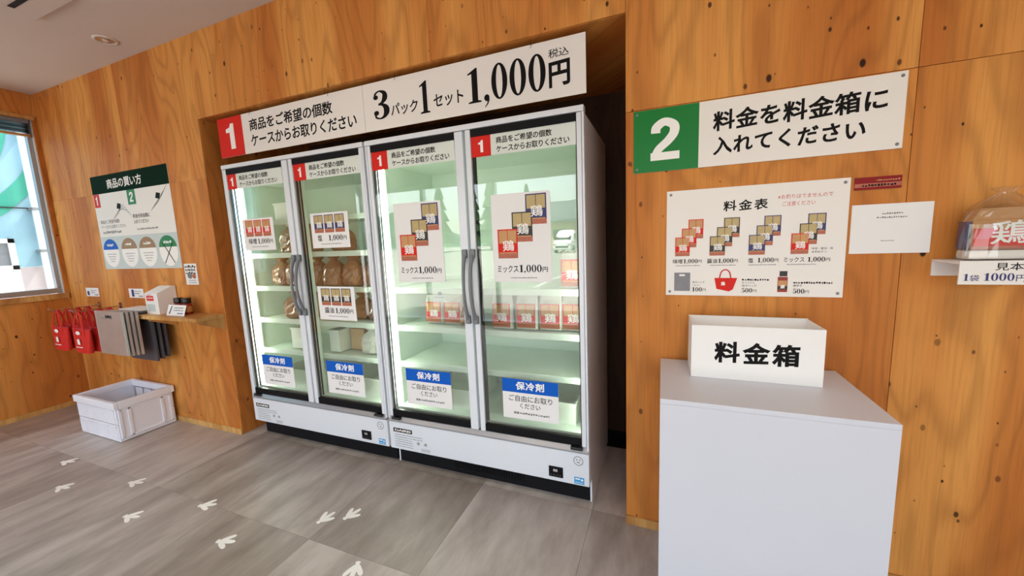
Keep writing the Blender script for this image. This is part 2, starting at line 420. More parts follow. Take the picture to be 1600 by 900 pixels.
def panels(parent, rects, axis, at, th, gap=.0012):
    for (a0, a1, z0, z1) in rects:
        b = B()
        if axis == 'Y': b.box(a0+gap/2, a1-gap/2, at, at+th, z0+gap/2, z1-gap/2, 'plywood', .0008)
        else: b.box(at-th, at, a0+gap/2, a1-gap/2, z0+gap/2, z1-gap/2, 'plywood', .0008)
        obj('plywood_panel', b, parent)
ZS = 1.857
# front wall: backing core with the niche cut out, faced with 0.91 x 1.82 m plywood sheets
core = B()
core.box(XL-.15, NL-.012, .0125, .14, 0, ZC, 'wall_paint'); core.box(NR+.012, XR+.15, .0125, .14, 0, ZC, 'wall_paint')
core.box(NL-.012, NR+.012, .0125, .14, NZ+.012, ZC, 'wall_paint')
wf = struct('wall_front', core)
xs = [XL, -4.707, -3.797, NL]
panels(wf, [(xs[i], xs[i+1], z0, z1) for i in range(3) for z0, z1 in ((0, ZS), (ZS, ZC))], 'Y', 0, .012, .0006)
panels(wf, [(a, b_, NZ, ZC) for a, b_ in ((NL, -1.972), (-1.972, -1.061), (-1.061, NR))], 'Y', 0, .012)
xr = [NR, .767, 1.677, 2.587, XR]
panels(wf, [(xr[i], xr[i+1], z0, z1) for i in range(4) for z0, z1 in ((0, ZS), (ZS, ZC))], 'Y', 0, .012, .0018)
# niche lining
nl = struct('wall_niche_left', B().box(NL-.012, NL, .0125, NB, 0, NZ, 'plywood'))
struct('wall_niche_right', B().box(NR, NR+.012, .0125, NB, 0, NZ, 'plywood'))
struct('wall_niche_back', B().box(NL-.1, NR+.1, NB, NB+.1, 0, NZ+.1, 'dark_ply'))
struct('ceiling_niche', B().box(NL-.012, NR+.012, .0125, NB, NZ, NZ+.012, 'plywood'))
# left wall with the window opening
WY0, WY1, WZ0, WZ1 = -1.85, -.034, 1.04, 2.545
lw = B()
lw.box(XL-.15, XL-.0125, YF, .0125, 0, WZ0-.05, 'wall_paint'); lw.box(XL-.15, XL-.0125, YF, .0125, WZ1, ZC, 'wall_paint')
lw.box(XL-.15, XL-.0125, YF, WY0, WZ0-.05, WZ1, 'wall_paint'); lw.box(XL-.15, XL-.0125, WY1, .0125, WZ0-.05, WZ1, 'wall_paint')
wlf = struct('wall_left', lw)
ys = [YF, -2.73, -1.82, -.91, 0]
panels(wlf, [(ys[i], ys[i+1], 0, WZ0-.05) for i in range(4)] + [(ys[i], ys[i+1], WZ1+.03, ZC) for i in range(4)] + [(WY1+.004, 0, WZ0-.05, WZ1+.03), (YF, WY0-.004, WZ0-.05, WZ1+.03)], 'X', XL, .012, .0006)
struct('wall_right', B().box(XR, XR+.15, YF, .0125, 0, ZC, 'wall_paint'))
struct('ceiling', B().box(XL-.15, XR+.15, YF-.15, 1.1, ZC, ZC+.2, 'ceiling_paint'))
# shopfront behind the camera: header, low kerb and posts, open to daylight
sf = struct('wall_shopfront', B().box(XL-.15, XR+.15, YF-.15, YF, 2.28, ZC, 'wall_paint').box(XL-.15, XR+.15, YF-.15, YF, -.12, .06, 'aluminium'))
for x in (-4.99, -3.7, -2.4, -1.1, .2, 1.5, 3.12):
    obj('mullion', B().box(x-.03, x+.03, YF-.10, YF-.02, .06, 2.28, 'aluminium'), sf)
obj('transom', B().box(XL, XR, YF-.09, YF-.03, 2.22, 2.28, 'aluminium'), sf)
# baseboards
struct('baseboard_front', B().box(XL+.011, NL, -.010, 0, 0, .042, 'pine', .001))
struct('baseboard_right', B().box(NR, XR, -.010, 0, 0, .042, 'pine', .001))
struct('baseboard_left', B().box(XL, XL+.010, YF, 0, 0, .042, 'pine', .001))

# window 1 in the left wall
wi = struct('window_1')
GX = XL-.075
fr = B()
for a, c in ((WZ0, WZ0+.045), (WZ1-.04, WZ1)): fr.box(GX-.03, GX+.03, WY0, WY1, a, c, 'aluminium', .003)
for a, c in ((WY0, WY0+.04), (WY1-.026, WY1), (-.98, -.93)): fr.box(GX-.028, GX+.028, a, c, WZ0+.045, WZ1-.04, 'aluminium', .003)
obj('window_frame', fr, wi)
for a, c in ((WY0+.04, -.98), (-.93, WY1-.026)):
    obj('window_pane', B().box(GX-.003, GX+.003, a, c, WZ0+.045, WZ1-.04, 'window_glass'), wi)
obj('window_sill', B().box(XL-.05, XL+.016, WY0-.02, WY1+.02, WZ0-.05, WZ0-.002, 'pine', .003), wi)
obj('window_casing', B().box(XL-.012, XL+.010, WY0-.02, WY1+.02, WZ1, WZ1+.03, 'pine', .002), wi)
# blind drawn up under the head of the window
bl = thing('venetian_blind', 'grey slatted blind pulled up to the top of the side window', 'blind', (XL-.03, -.94, WZ1))
obj('head_rail', B().box(XL-.042, XL-.006, WY0+.03, WY1-.012, WZ1-.035, WZ1-.003, 'grey_plastic', .003), bl)
for k in range(9):
    z = WZ1-.045-k*.0085
    b = B().prism([(XL-.046, z), (XL-.024, z+.0035), (XL-.002, z), (XL-.024, z+.001)], WY0+.035, WY1-.016, 'Y', 'black_trim' if k % 4 else 'dark_metal')
    obj('slat', b, bl)
obj('bottom_rail', B().box(XL-.044, XL-.004, WY0+.035, WY1-.016, WZ1-.142, WZ1-.124, 'pine', .003), bl)

# ------------------------------------------------------------------ outdoors
struct('ground_outside', B().box(-70, 70, -140, 60, -.22, -.13, 'asphalt'))
nb = thing('neighbour_house', 'pale neighbouring wall with teal stripes seen through the side window', 'building', (-7.1, 1, -.13))
obj('wall', B().box(-7.3, -7.1, -3.2, 3.2, 1.26, 4.6, 'neighbour_wall'), nb)
obj('wall_base', B().box(-7.3, -7.095, -3.2, 3.2, -.13, 1.255, 'neighbour_base'), nb)
def arc_band(pts, wd, x, mat):
    b = B(); o = _stroke([(p[0], p[1], wd) for p in pts], 6); n = len(o)//2
    for i in range(n-1):
        q = [o[i], o[i+1], o[2*n-2-i], o[2*n-1-i]]
        b.add([(x, p[0], p[1]) for p in q]+[(x-.008, p[0], p[1]) for p in q], [(0, 1, 2, 3), (7, 6, 5, 4), (0, 4, 5, 1), (2, 6, 7, 3)], mat)
    return b
obj('painted_stripe', arc_band([(-.4, 1.72), (.1, 1.86), (.34, 2.06), (.62, 2.5), (.75, 3.2)], .15, -7.092, 'teal_paint'), nb)
obj('painted_stripe', arc_band([(-.3, 2.0), (.15, 2.35), (.33, 2.75), (.4, 3.3)], .14, -7.092, 'teal_paint'), nb)
dp = obj('downpipe', B().tube([(-7.03, .52, 4.5), (-7.03, .52, 1.0), (-7.03, .52, -.13)], .045, 'van_white', 12), nb)
for z in (2.9, 1.95, 1.45): obj('pipe_clip', B().box(-7.1, -6.97, .465, .575, z-.015, z+.015, 'grey_plastic'), dp)
obj('service_cable', B().tube([(-7.08, -1.5, 1.99), (-7.08, .5, 1.96), (-7.08, 1.6, 1.95)], .008, 'dark_metal', 6), nb)
wd_ = obj('side_window', B().box(-7.1, -7.05, -.7, .30, 1.55, 1.60, 'van_white').box(-7.1, -7.05, -.7, .30, 1.24, 1.29, 'van_white').box(-7.1, -7.05, .25, .30, .3, 1.6, 'van_white').box(-7.1, -7.05, -.7, -.65, .3, 1.6, 'van_white').box(-7.1, -7.07, -.65, .25, .3, 1.24, 'van_white'), nb)
obj('pane', B().box(-7.1, -7.075, -.65, .25, 1.29, 1.55, 'grey_plastic'), wd_)

# parked van, house and hills across the car park (mirrored in the freezer doors)
van = thing('parked_van', 'white van parked across the road, mirrored in the freezer door', 'van', (-8.1, -33, -.13))
def vbody(b, y, prof): return b
sec = [(-2.2, .35, .95, 1.45), (-2.0, .30, 1.05, 1.8), (-1.2, .28, 1.05, 2.0), (.6, .28, 1.05, 2.05), (1.6, .28, 1.05, 1.6), (2.25, .30, 1.0, 1.15), (2.4, .38, .85, .95)]
rings = []
for (dy, zl, zm, zt) in sec:
    W_ = .86 if abs(dy) < 2.1 else .78
    rings.append([(-8.1+sx*W_*k, -33+dy, -.13+z) for sx, k, z in ((-1, .92, zl), (-1, 1, zm), (-1, .88, zt-.12), (-1, .6, zt), (1, .6, zt), (1, .88, zt-.12), (1, 1, zm), (1, .92, zl))])
obj('body', B().rings(rings, 'van_white', True, False), van)
obj('windscreen', B().add([(-8.1-.68, -33+1.68, -.13+1.52), (-8.1+.68, -33+1.68, -.13+1.52), (-8.1+.74, -33+2.22, -.13+1.20), (-8.1-.74, -33+2.22, -.13+1.20)], [(0, 1, 2, 3), (3, 2, 1, 0)], 'van_glass'), van)
obj('grille', B().box(-8.7, -7.5, -33+2.36, -33+2.43, .35, .52, 'van_glass'), van)
for sx in (-1, 1):
    obj('headlamp', B().box(-8.1+sx*.55, -8.1+sx*.78, -33+2.3, -33+2.42, .60, .74, 'chrome', .02), van)
    obj('side_glass', B().box(-8.1+sx*.80, -8.1+sx*.875, -33-1.6, -33+1.1, 1.0, 1.55, 'van_glass', .02), van)
    for dy in (-1.35, 1.45):
        obj('wheel', B().rings([[(-8.1+sx*t, -33+dy+.32*math.cos(2*PI*i/18), .19+.32*math.sin(2*PI*i/18)) for i in range(18)] for t in (.66, .87)], 'rubber'), van)
hs = thing('far_house', 'house with grey tiled gable roof beyond the car park', 'house', (-9, -50, -.13))
obj('wall', B().box(-15, -3, -54, -47, -.13, 3.4, 'house_wall'), hs)
obj('roof', B().prism([(-55, 3.2), (-46, 3.2), (-46, 3.5), (-50.5, 6.2), (-55, 3.5)], -16, -2, 'X', 'roof_tile'), hs)
for x in (-12.5, -9, -5.5): obj('window', B().box(x-.8, x+.8, -47.02, -46.95, .9, 2.3, 'van_glass').box(x-.88, x+.88, -46.99, -46.93, .82, .9, 'van_white'), hs)
for k, (x, y) in enumerate(((-21, -44), (-24.5, -46), (-28, -43), (-18.6, -52))):
    t = thing('conifer', 'tall conifer beyond the car park', 'tree', (x, y, -.13), 'conifers beyond the car park')
    obj('trunk', B().tube([(x, y, -.13), (x, y, 3)], .2, 'bark', 8), t)
    b = B()
    for q in range(5): b.lathe([(1.9-.3*q, 1.2+1.5*q), (1.2-.2*q, 2.2+1.5*q), (.15, 3.4+1.5*q)], (x, y, -.2), 'tree_leaf', 11, False)
    obj('foliage', b, t)
hill = B(); nx = 40; R = []
for j, (yy, hh) in enumerate(((-75, 0), (-88, .55), (-100, .9), (-112, 1.0), (-130, .6))):
    R.append([(-110+220*i/nx, yy, -.2+hh*(9+5*math.sin(i*.42+1)+3*math.sin(i*.93+j)+1.2*math.sin(i*2.1+j*2))) for i in range(nx+1)])
hill.rings(R, 'hill_forest', False, True, False)
struct('hills', hill)
for k in range(7):
    o = obj('parking_line', B().box(-14+2.6*k, -13.88+2.6*k, -14, -9, -.13, -.126, 'road_paint')); tag(o, 'white painted parking bay line on the asphalt outside', 'road marking', 'parking bay lines')

# ------------------------------------------------------------------ freezers
YD = .02                                         # front plane of the doors
UW, ZT = 1.208, 1.925
def freezer(x0, label, levels, grille, legs):
    t = thing('display_freezer', label, 'freezer', (x0+UW/2, .35, 0), 'upright display freezers in the niche')
    for a, lo in ((0, legs[0]), (UW-.022, legs[1])):
        sp = B().box(x0+a, x0+a+.022, .052, .70, .1275, ZT-.03, 'white_enamel')
        if lo: sp.box(x0+a+(0 if a == 0 else .013), x0+a+.009+(0 if a == 0 else .013), .088, .70, 0, .127, 'white_enamel')
        obj('side_panel', sp, t)
    obj('back_panel', B().box(x0+.022, x0+UW-.022, .62, .70, .13, ZT-.03, 'freezer_interior'), t)
    obj('inner_lining', B().box(x0+.022, x0+.030, .075, .62, .36, 1.82, 'freezer_interior').box(x0+UW-.030, x0+UW-.022, .075, .62, .36, 1.82, 'freezer_interior'), t)
    obj('top_panel', B().box(x0+.022, x0+UW-.022, .052, .62, 1.82, ZT-.03, 'freezer_interior'), t)
    obj('deck', B().box(x0+.022, x0+UW-.022, .075, .62, .335, .375, 'freezer_interior', .004), t)
    obj('top_trim', B().box(x0, x0+UW, YD-.004, .06, ZT-.026, ZT, 'white_enamel', .004), t)
    obj('side_trim', B().box(x0, x0+.010, YD, .052, .31, ZT-.027, 'white_enamel', .002), t)
    obj('side_trim', B().box(x0+UW-.010, x0+UW, YD, .052, .31, ZT-.027, 'white_enamel', .002), t)
    # lower front panel with its grey ledge
    lp = obj('lower_panel', B().box(x0, x0+UW, YD-.002, .052, .127, .300, 'white_enamel', .004), t)
    obj('ledge', B().prism([(YD-.006, .301), (YD-.006, .309), (YD+.01, .33), (.052, .33), (.052, .301)], x0+.002, x0+UW-.002, 'X', 'aluminium'), t)
    for a in (.03, UW-.09): obj('hinge', B().box(x0+a, x0+a+.06, YD-.012, YD+.012, .318, .332, 'dark_metal', .003).lathe([(.008, 0), (.008, .01)], (x0+a+.03, YD-.004, .330), 'black_trim', 10), t)
    y = YD-.0025
    b = B().quad(x0+.030, x0+.165, .236, .262, y, 'ink_black'); text(b, 'DAIREI', x0+.040, x0+.155, .242, .256, y-.0003, 'ink_white', .03, 0, False)
    obj('maker_badge', b, lp)
    b = B().quad(x0+.030, x0+.30, .132, .228, y, 'white_enamel')
    for k in range(6): dashes(b, x0+.036, x0+.036+(.20 if k < 2 else .13), .218-.0145*k, .006, y-.0003, 'ink_grey', k+3)
    for a in (.205, .255): b.disc(x0+a, .185, .014, .012, y-.0003, 'grey_panel'); b.disc(x0+a, .185, .006, .006, y-.0005, 'ink_grey', 12)
    for k in range(7): b.quad(x0+.225+.009*k, x0+.228+.009*k, .138, .158, y-.0003, 'ink_grey')
    obj('instruction_label', b, lp)
    xd = x0+1.002
    b = B().box(xd, xd+.074, YD-.006, YD, .150, .206, 'black_trim', .002)
    text(b, '88', xd+.024, xd+.046, .180, .194, YD-.0066, 'ink_white', .0, 0, False)
    for k in range(4): b.quad(xd+.008+.016*k, xd+.014+.016*k, .160, .163, YD-.0066, 'ink_grey')
    obj('temperature_display', b, lp)
    cx, cz = x0+1.155, .258; b = B()
    for k in range(22):
        a = 2*PI*k/22; b.poly([(cx+r*math.cos(a+d), cz+r*math.sin(a+d)) for r, d in ((.021, -.10), (.0245, -.10), (.0245, .10), (.021, .10))][::-1], y, 'ink_black')
    b.disc(cx-.008, cz+.006, .003, .003, y, 'ink_black', 10); b.disc(cx+.008, cz+.006, .003, .003, y, 'ink_black', 10); b.quad(cx-.007, cx+.007, cz-.010, cz-.005, y, 'ink_grey')
    obj('recycling_mark', b, lp)
    b = B().quad(x0+1.133, x0+1.183, .135, .171, y, 'sky_sticker')
    b.quad(x0+1.138, x0+1.162, .158, .165, y-.0003, 'ink_white').disc(x0+1.172, .158, .006, .006, y-.0003, 'ink_white', 12); dashes(b, x0+1.138, x0+1.178, .141, .005, y-.0003, 'ink_white', 4)
    obj('blue_sticker', b, lp)
    # recessed black base
    kb = obj('kick_base', B().box(x0+(.010 if legs[0] else .002), x0+UW-(.010 if legs[1] else .002), .089, .60, .004, .1265, 'kick_black'), t)
    if grille:
        for k in range(26): obj('vent_slot', B().box(x0+.40+.017*k, x0+.411+.017*k, .085, .0885, .035, .085, 'black_trim'), kb)
    for a in (.05, UW-.05): obj('foot', B().lathe([(.02, 0), (.02, .006)], (x0+a, .2, 0), 'rubber', 10), t)
    # shelves, pilasters, lamps
    for z in levels:
        sh = obj('shelf', B().box(x0+.036, x0+UW-.036, .135, .60, z-.018, z-.010, 'freezer_interior'), t)
        obj('price_rail', B().box(x0+.036, x0+UW-.036, .118, .134, z-.034, z, 'freezer_interior', .003), sh)
    for a in (.034, .592, .612, UW-.046):
        b = B().box(x0+a, x0+a+.014, .104, .117, .377, 1.815, 'freezer_interior')
        for k in range(40): b.box(x0+a+.004, x0+a+.010, .1034, .104, .42+.034*k, .436+.034*k, 'grey_plastic')
        obj('pilaster', b, t)
    obj('centre_post', B().box(x0+.592, x0+.632, .074, .100, .376, 1.819, 'freezer_interior', .004), t)
    obj('lamp_tube', B().tube([(x0+.048, .088, .40), (x0+.048, .088, 1.78)], .012, 'led_tube', 10), t)
    obj('lamp_tube', B().tube([(x0+UW-.0375, .088, .40), (x0+UW-.0375, .088, 1.78)], .006, 'led_tube', 10), t)  # second tube added out of sight behind the stile to light the interior
    # doors
    for (a0, a1, b0, b1, hx) in ((.012, .034, .562, .608, .590), (.622, .651, 1.174, 1.196, .636)):
        d = obj('door', B().box(x0+a0, x0+a1, YD, .050, .334, ZT-.028, 'white_enamel', .004).box(x0+b0, x0+b1, YD, .050, .334, ZT-.028, 'white_enamel', .004), t)
        obj('top_rail', B().box(x0+a1+.0005, x0+b0-.0005, YD+.002, .048, 1.862, ZT-.028, 'black_trim', .002), d)
        obj('bottom_rail', B().box(x0+a1+.0005, x0+b0-.0005, YD+.002, .048, .336, .376, 'black_trim', .002), d)
        g = B()
        for xx in (x0+a1+.0005, x0+b0-.0065):
            g.box(xx, xx+.006, YD+.014, YD+.019, .377, 1.861, 'black_trim'); g.box(xx, xx+.006, .041, .047, .377, 1.861, 'black_trim'); g.box(xx, xx+.006, .058, .066, .377, 1.861, 'black_trim')
        obj('gasket', g, d)
        obj('glass_pane', B().box(x0+a1+.001, x0+b0-.001, YD+.0095, YD+.0135, .377, 1.861, 'door_glass'), d)
        h = B(); s = 1 if hx > .6 else -1; P = []
        for k in range(15):
            u = k/14; bow = math.sin(PI*u); P.append((x0+hx+s*.0-s*.004*bow, YD-.008-.040*bow**.7, .950+.345*u))
        h.tube(P, [.0115-.003*math.sin(PI*k/14) for k in range(15)], 'grey_plastic', 10)
        for z in (.950, 1.295): h.box(x0+hx-.014, x0+hx+.014, YD-.020, YD, z-.022, z+.022, 'grey_plastic', .006)
        obj('handle', h, d)
    return t
F1, F2 = -2.750, -1.528
freezer(F1, 'white two door glass freezer beside the left side wall of the niche, brown bags inside', (1.555, 1.33, 1.10, .87, .645), False, (False, False))
freezer(F2, 'white two door glass freezer with posters of three stacked pouches on its doors', (1.10, .87, .645), True, (True, True))

# ------------------------------------------------------------------ goods inside the freezers
def bag(x, y, z, wd, dp, ht, mat, label, group, seed=0, name='food_bag'):
    rr = random.Random(seed); t = thing(name, label, 'bag', (x, y, z), group); b = B(); n = 26; R = []
    for (u, kw, kd) in ((0, .86, .8), (.04, .97, .95), (.14, 1.01, 1), (.25, .98, .97), (.36, 1.02, .98), (.47, .96, .92), (.58, .97, .85), (.68, .86, .62), (.76, .62, .42), (.82, .40, .30), (.86, .30, .22)):
        R.append([(x+wd/2*kw*math.copysign(abs(math.cos(a))**.6, math.cos(a))*(1+rr.uniform(-.075, .05)), y+dp/2*kd*math.copysign(abs(math.sin(a))**.6, math.sin(a))*(1+rr.uniform(-.14, .06)), z+ht*u) for a in [2*PI*i/n for i in range(n)]])
    b.rings(R, mat, True, False); obj('bag_body', b, t)
    b = B(); R = []; n = 16
    for (u, k) in ((.86, .26), (.91, .40), (1.0, .62)):
        R.append([(x+wd/2*k*math.cos(2*PI*i/n)*(1.15 if i % 2 else .8), y+dp/2*k*math.sin(2*PI*i/n)*(1.15 if i % 2 else .8), z+ht*u) for i in range(n)])
    b.rings(R, mat, False, True); obj('gathered_neck', b, t)
    return t
def pouch(x, y, z, wd, dp, ht, kind, label, group, name='food_pouch'):
    t = thing(name, label, 'pouch', (x, y, z), group); b = B(); R = []
    for u, kd in ((0, .7), (.1, 1), (.5, .95), (.78, .55), (.9, .12), (1, .08)):
        R.append([(x+sx*wd/2*(1 if u < .8 else .94)*k, y+sy*dp/2*kd*q, z+ht*u) for sx, sy, k, q in ((-1, -1, .86, 1), (1, -1, .86, 1), (1, -1, 1, .5), (1, 1, 1, .5), (1, 1, .86, 1), (-1, 1, .86, 1), (-1, 1, 1, .5), (-1, -1, 1, .5))])
    b.rings(R, 'frost_bag', True, True); obj('pouch_body', b, t)
    p = B(); package(p, 0, 0, wd*.84, ht*.70, kind, 0)
    p.v = [(x-wd*.42+a, y-dp*.5-.002+bb+dp*.16*max(0, c/ht-.3), z+ht*.06+c) for a, bb, c in p.v]
    obj('printed_front', p, t); return t
for k, (x, y, z, wd, dp, ht) in enumerate(((-2.43, .23, 1.33, .15, .13, .205), (-2.27, .25, 1.33, .14, .12, .19), (-2.58, .25, 1.10, .15, .13, .19), (-2.41, .23, 1.10, .15, .13, .20), (-2.25, .27, 1.10, .14, .12, .19),
        (-2.44, .22, .87, .17, .14, .185), (-2.26, .26, .87, .14, .12, .17), (-2.05, .22, 1.10, .15, .13, .20), (-1.90, .24, 1.10, .14, .13, .19), (-1.75, .26, 1.10, .13, .12, .18), (-1.98, .25, 1.33, .15, .13, .18), (-1.72, .25, .87, .15, .12, .17), (-1.88, .27, .87, .14, .12, .17))):
    bag(x, y, z, wd, dp, ht, 'kraft', ['brown food bag with a twisted neck high behind the red pouch sheet', 'brown food bag with a twisted neck on a middle shelf of the freezer', 'brown food bag with a twisted neck on a shelf below the middle one'][0 if z > 1.2 else (1 if z > 1 else 2)], 'brown food bags in the left freezer', k)
bag(-1.80, .24, .645, .14, .12, .17, 'frost_bag', 'clear frosty bag beside the brown carton on a low freezer shelf', None, 31, 'frosted_bag')
b = B().box(-2.00, -1.88, .25, .42, .646, .79, 'cardboard', .003)
t = thing('carton', 'brown carton between white bin and frosty bag in the freezer', 'carton', (-1.94, .33, .646)); obj('carton_body', b, t); obj('flap_tape', B().box(-1.95, -1.93, .249, .42, .79, .7906, 'tan_print'), t)
def bin_(x, y, z, wd, dp, ht, label, mat='bin_white'):
    t = thing('storage_bin', label, 'bin', (x, y, z)); b = B()
    for s in (-1, 1):
        b.box(x+s*wd/2, x+s*(wd/2-.004), y-dp/2, y+dp/2, z, z+ht, mat); b.box(x-wd/2+.004, x+wd/2-.004, y+s*dp/2, y+s*(dp/2-.004), z, z+ht, mat)
    b.box(x-wd/2+.004, x+wd/2-.004, y-dp/2+.004, y+dp/2-.004, z, z+.004, mat); obj('bin_body', b, t)
    r = B()
    for s in (-1, 1):
        r.box(x+s*(wd/2+.006), x+s*(wd/2+.0005), y-dp/2-.006, y+dp/2+.006, z+ht-.014, z+ht, mat); r.box(x-wd/2, x+wd/2, y+s*(dp/2+.006), y+s*(dp/2+.0005), z+ht-.014, z+ht, mat)
    obj('rim', r, t)
bin_(-2.42, .25, .646, .11, .16, .15, 'white bin on the lowest shelf beside the left lamp of the freezer')
bin_(-2.065, .25, .646, .09, .16, .15, 'white bin left of the brown carton in the freezer')
bin_(-2.42, .24, 1.556, .12, .16, .11, 'white box on the top shelf of the left freezer')
for k, x in enumerate((-2.42, -1.82, -1.20, -.58)):
    bin_(x, .33, .376, .34, .38, .12, ['wide white tray at the bottom of the left freezer by the wall', 'wide white tray at the bottom of the left freezer by the middle seam', 'wide white tray at the bottom of the right freezer by the middle seam', 'wide white tray at the bottom of the freezer with vent grille, far door'][k])
for k, x in enumerate((-.815, -.675, -.545, -.425)):
    pouch(x, .19+.01*k, .871, .125, .06, .185, 'red', 'red labelled food pouch standing in a row on the freezer shelf', 'red pouches in the freezer row')
pouch(-.42, .19, 1.101, .125, .06, .19, 'red', 'red labelled food pouch alone on the shelf above the pouch row', None)
for k, x in enumerate((-1.285, -1.155)): pouch(x, .24, .871, .125, .06, .17, 'red', 'red labelled food pouch behind the shelf tag in the freezer', 'pouches behind the shelf tag')
bag(-1.03, .23, .871, .13, .12, .18, 'kraft', 'brown food bag beside the two pouches behind the shelf tag', None, 77)
t = thing('shelf_tag', 'small pale tag hanging from the shelf edge by the freezer handle', 'tag', (-1.17, .115, 1.04)); b = B().box(-1.215, -1.125, .1135, .115, 1.022, 1.064, 'grey_panel', .0005); dashes(b, -1.205, -1.14, 1.045, .006, .1132, 'ink_grey', 4); obj('tag_card', b, t); obj('tag_clip', B().box(-1.18, -1.16, .1125, .1172, 1.060, 1.078, 'grey_plastic'), t)

# ------------------------------------------------------------------ prints on the freezer doors (behind-the-glass side is the goods; paper sits on the outer face)
YG = YD+.0085
YI = YG-.0004
names = ['door with the three red pouch sheet', 'door with two price sheets', 'tall poster door by the middle seam', 'tall poster door by the niche gap']
red = [(-2.716, -2.630), (-2.097, -1.998), (-1.493, -1.388), (-.876, -.772)]; whi = [(-2.6295, -2.200), (-1.9975, -1.568), (-1.3875, -.972), (-.7715, -.358)]
for i in range(4):
    t = thing('door_header_sticker', 'red and white number one sticker atop the '+names[i], 'sticker', (red[i][0], YG, 1.765), 'number one stickers on the freezer doors')
    obj('red_square', B().box(red[i][0], red[i][1], YG-.0004, YG+.0008, 1.765, 1.862, 'sign_red'), t)
    obj('white_strip', B().box(whi[i][0], whi[i][1], YG-.0004, YG+.0008, 1.765, 1.862, 'sticker_white'), t)
    c = (red[i][0]+red[i][1])/2
    b = B(); text(b, '|1', c-.014, c+.012, 1.785, 1.842, YI-.0003, 'ink_white', 0, 0, False); obj('numeral', b, t)
    b = B(); x = whi[i][0]; text(b, '商品をご希望の個数', x+.028, x+.305, 1.816, 1.848, YI-.0003, 'ink_black', .02); text(b, 'ケースからお取りください', x+.028, x+.385, 1.775, 1.806, YI-.0003, 'ink_black', .02)
    letter(b, t)
def a4(x, z, word, kinds, desc, cat='poster', tilt=0):
    t = thing('price_poster', desc, cat, (x, YG, z)); obj('sheet', B().box(x, x+.297, YG-.0004, YG+.0006, z, z+.21, 'paper'), t)
    for k in range(3):
        obj('package_picture', package(B(), x+.028+.083*k, z+.092, .074, .106, kinds, YI-.0002), t)
    b = B(); n = len(word); x0 = x+.045
    text(b, word, x0, x0+.036*n+.004*(n-1), z+.042, z+.080, YI-.0002, 'ink_black', .012); text(b, '1,000', x+.135, x+.245, z+.038, z+.077, YI-.0002, 'ink_black'); text(b, '円', x+.250, x+.276, z+.044, z+.070, YI-.0002, 'ink_black', .01); dashes(b, x+.07, x+.235, z+.021, .006, YI-.0002, 'ink_grey', n)
    letter(b, t); t.rotation_euler = (0, tilt, 0); return t
a4(-2.628, 1.354, '味噌', 'red', 'white price sheet showing three red pouches, taped to the freezer door')
a4(-2.003, 1.352, '塩', 'navy', 'white price sheet showing three navy pouches above the black pouch sheet')
a4(-2.008, .905, '醤油', 'black', 'white price sheet showing three black pouches below the navy pouch sheet')
for k, (x, z) in enumerate(((-1.375, 1.146), (-.786, 1.148))):
    t = thing('mix_poster', ['tall white poster of three stacked pouches on the door by the middle seam', 'tall white poster of three stacked pouches on the door by the dark niche gap'][k], 'poster', (x, YG, z), 'tall mixed set posters')
    obj('sheet', B().box(x, x+.302, YG-.0004, YG+.0006, z, z+.43, 'paper'), t)
    for q, (dx, dz, kd) in enumerate(((.180, .278, 'navy'), (.108, .197, 'black'), (.030, .118, 'red'))):
        obj('package_picture', package(B(), x+dx, z+dz, .104, .142, kd, YI-.0002-.0006*q), t)
    b = B(); text(b, 'ミックス', x+.022, x+.132, z+.047, z+.083, YI-.0002, 'ink_black', .015); text(b, '1,000', x+.138, x+.252, z+.042, z+.085, YI-.0002, 'ink_black'); text(b, '円', x+.256, x+.282, z+.048, z+.074, YI-.0002, 'ink_black', .012); dashes(b, x+.09, x+.23, z+.018, .007, YI-.0002, 'ink_grey', 9)
    letter(b, t)
for k, x in enumerate((-2.610, -2.002, -1.381, -.769)):
    z = .415+.005*k
    t = thing('ice_pack_notice', 'blue and white ice pack notice low on the '+names[k], 'notice', (x, YG, z), 'ice pack notices on the freezer doors')
    obj('sheet', B().box(x, x+.301, YG-.0004, YG+.0006, z, z+.215, 'paper'), t)
    obj('blue_band', B().quad(x, x+.301, z+.143, z+.215, YI-.0002, 'sign_blue'), t)
    b = B(); text(b, '保冷剤', x+.075, x+.228, z+.157, z+.203, YI-.0004, 'ink_white', .03, gap=.12); text(b, 'ご自由にお取り', x+.035, x+.268, z+.095, z+.129, YI-.0002, 'ink_black', .006, 0); text(b, 'ください', x+.095, x+.205, z+.058, z+.088, YI-.0002, 'ink_black', .006, 0)
    dashes(b, x+.06, x+.25, z+.026, .013, YI-.0002, 'ink_grey', 15); letter(b, t)

# ------------------------------------------------------------------ hanging sign above the freezers
YS = .03
def hang(t, xs):
    for x in xs:
        obj('hook', B().tube([(x, YS+.002, NZ), (x, YS-.004, NZ-.012), (x+.004, YS-.008, NZ-.028), (x, YS-.007, NZ-.036), (x-.003, YS-.004, NZ-.034)], .0016, 'chrome', 6), t)
t = thing('hanging_sign', 'long white hanging sign with red number one square above the left freezer', 'sign', (-2.13, YS, 1.973))
obj('board', B().box(-2.745, -1.5205, YS, YS+.005, 1.973, 2.218, 'sign_white', .001), t)
obj('red_square', B().quad(-2.745, -2.507, 1.973, 2.218, YS-.0003, 'sign_red'), t)
b = B(); text(b, '|1', -2.668, -2.590, 2.020, 2.178, YS-.0006, 'ink_white', 0, 0, False); obj('numeral', b, t)
b = B(); text(b, '商品をご希望の個数', -2.440, -1.742, 2.105, 2.180, YS-.0004, 'ink_black', .022); text(b, 'ケースからお取りください', -2.440, -1.575, 2.010, 2.085, YS-.0004, 'ink_black', .022); letter(b, t)
hang(t, (-2.42, -1.762))
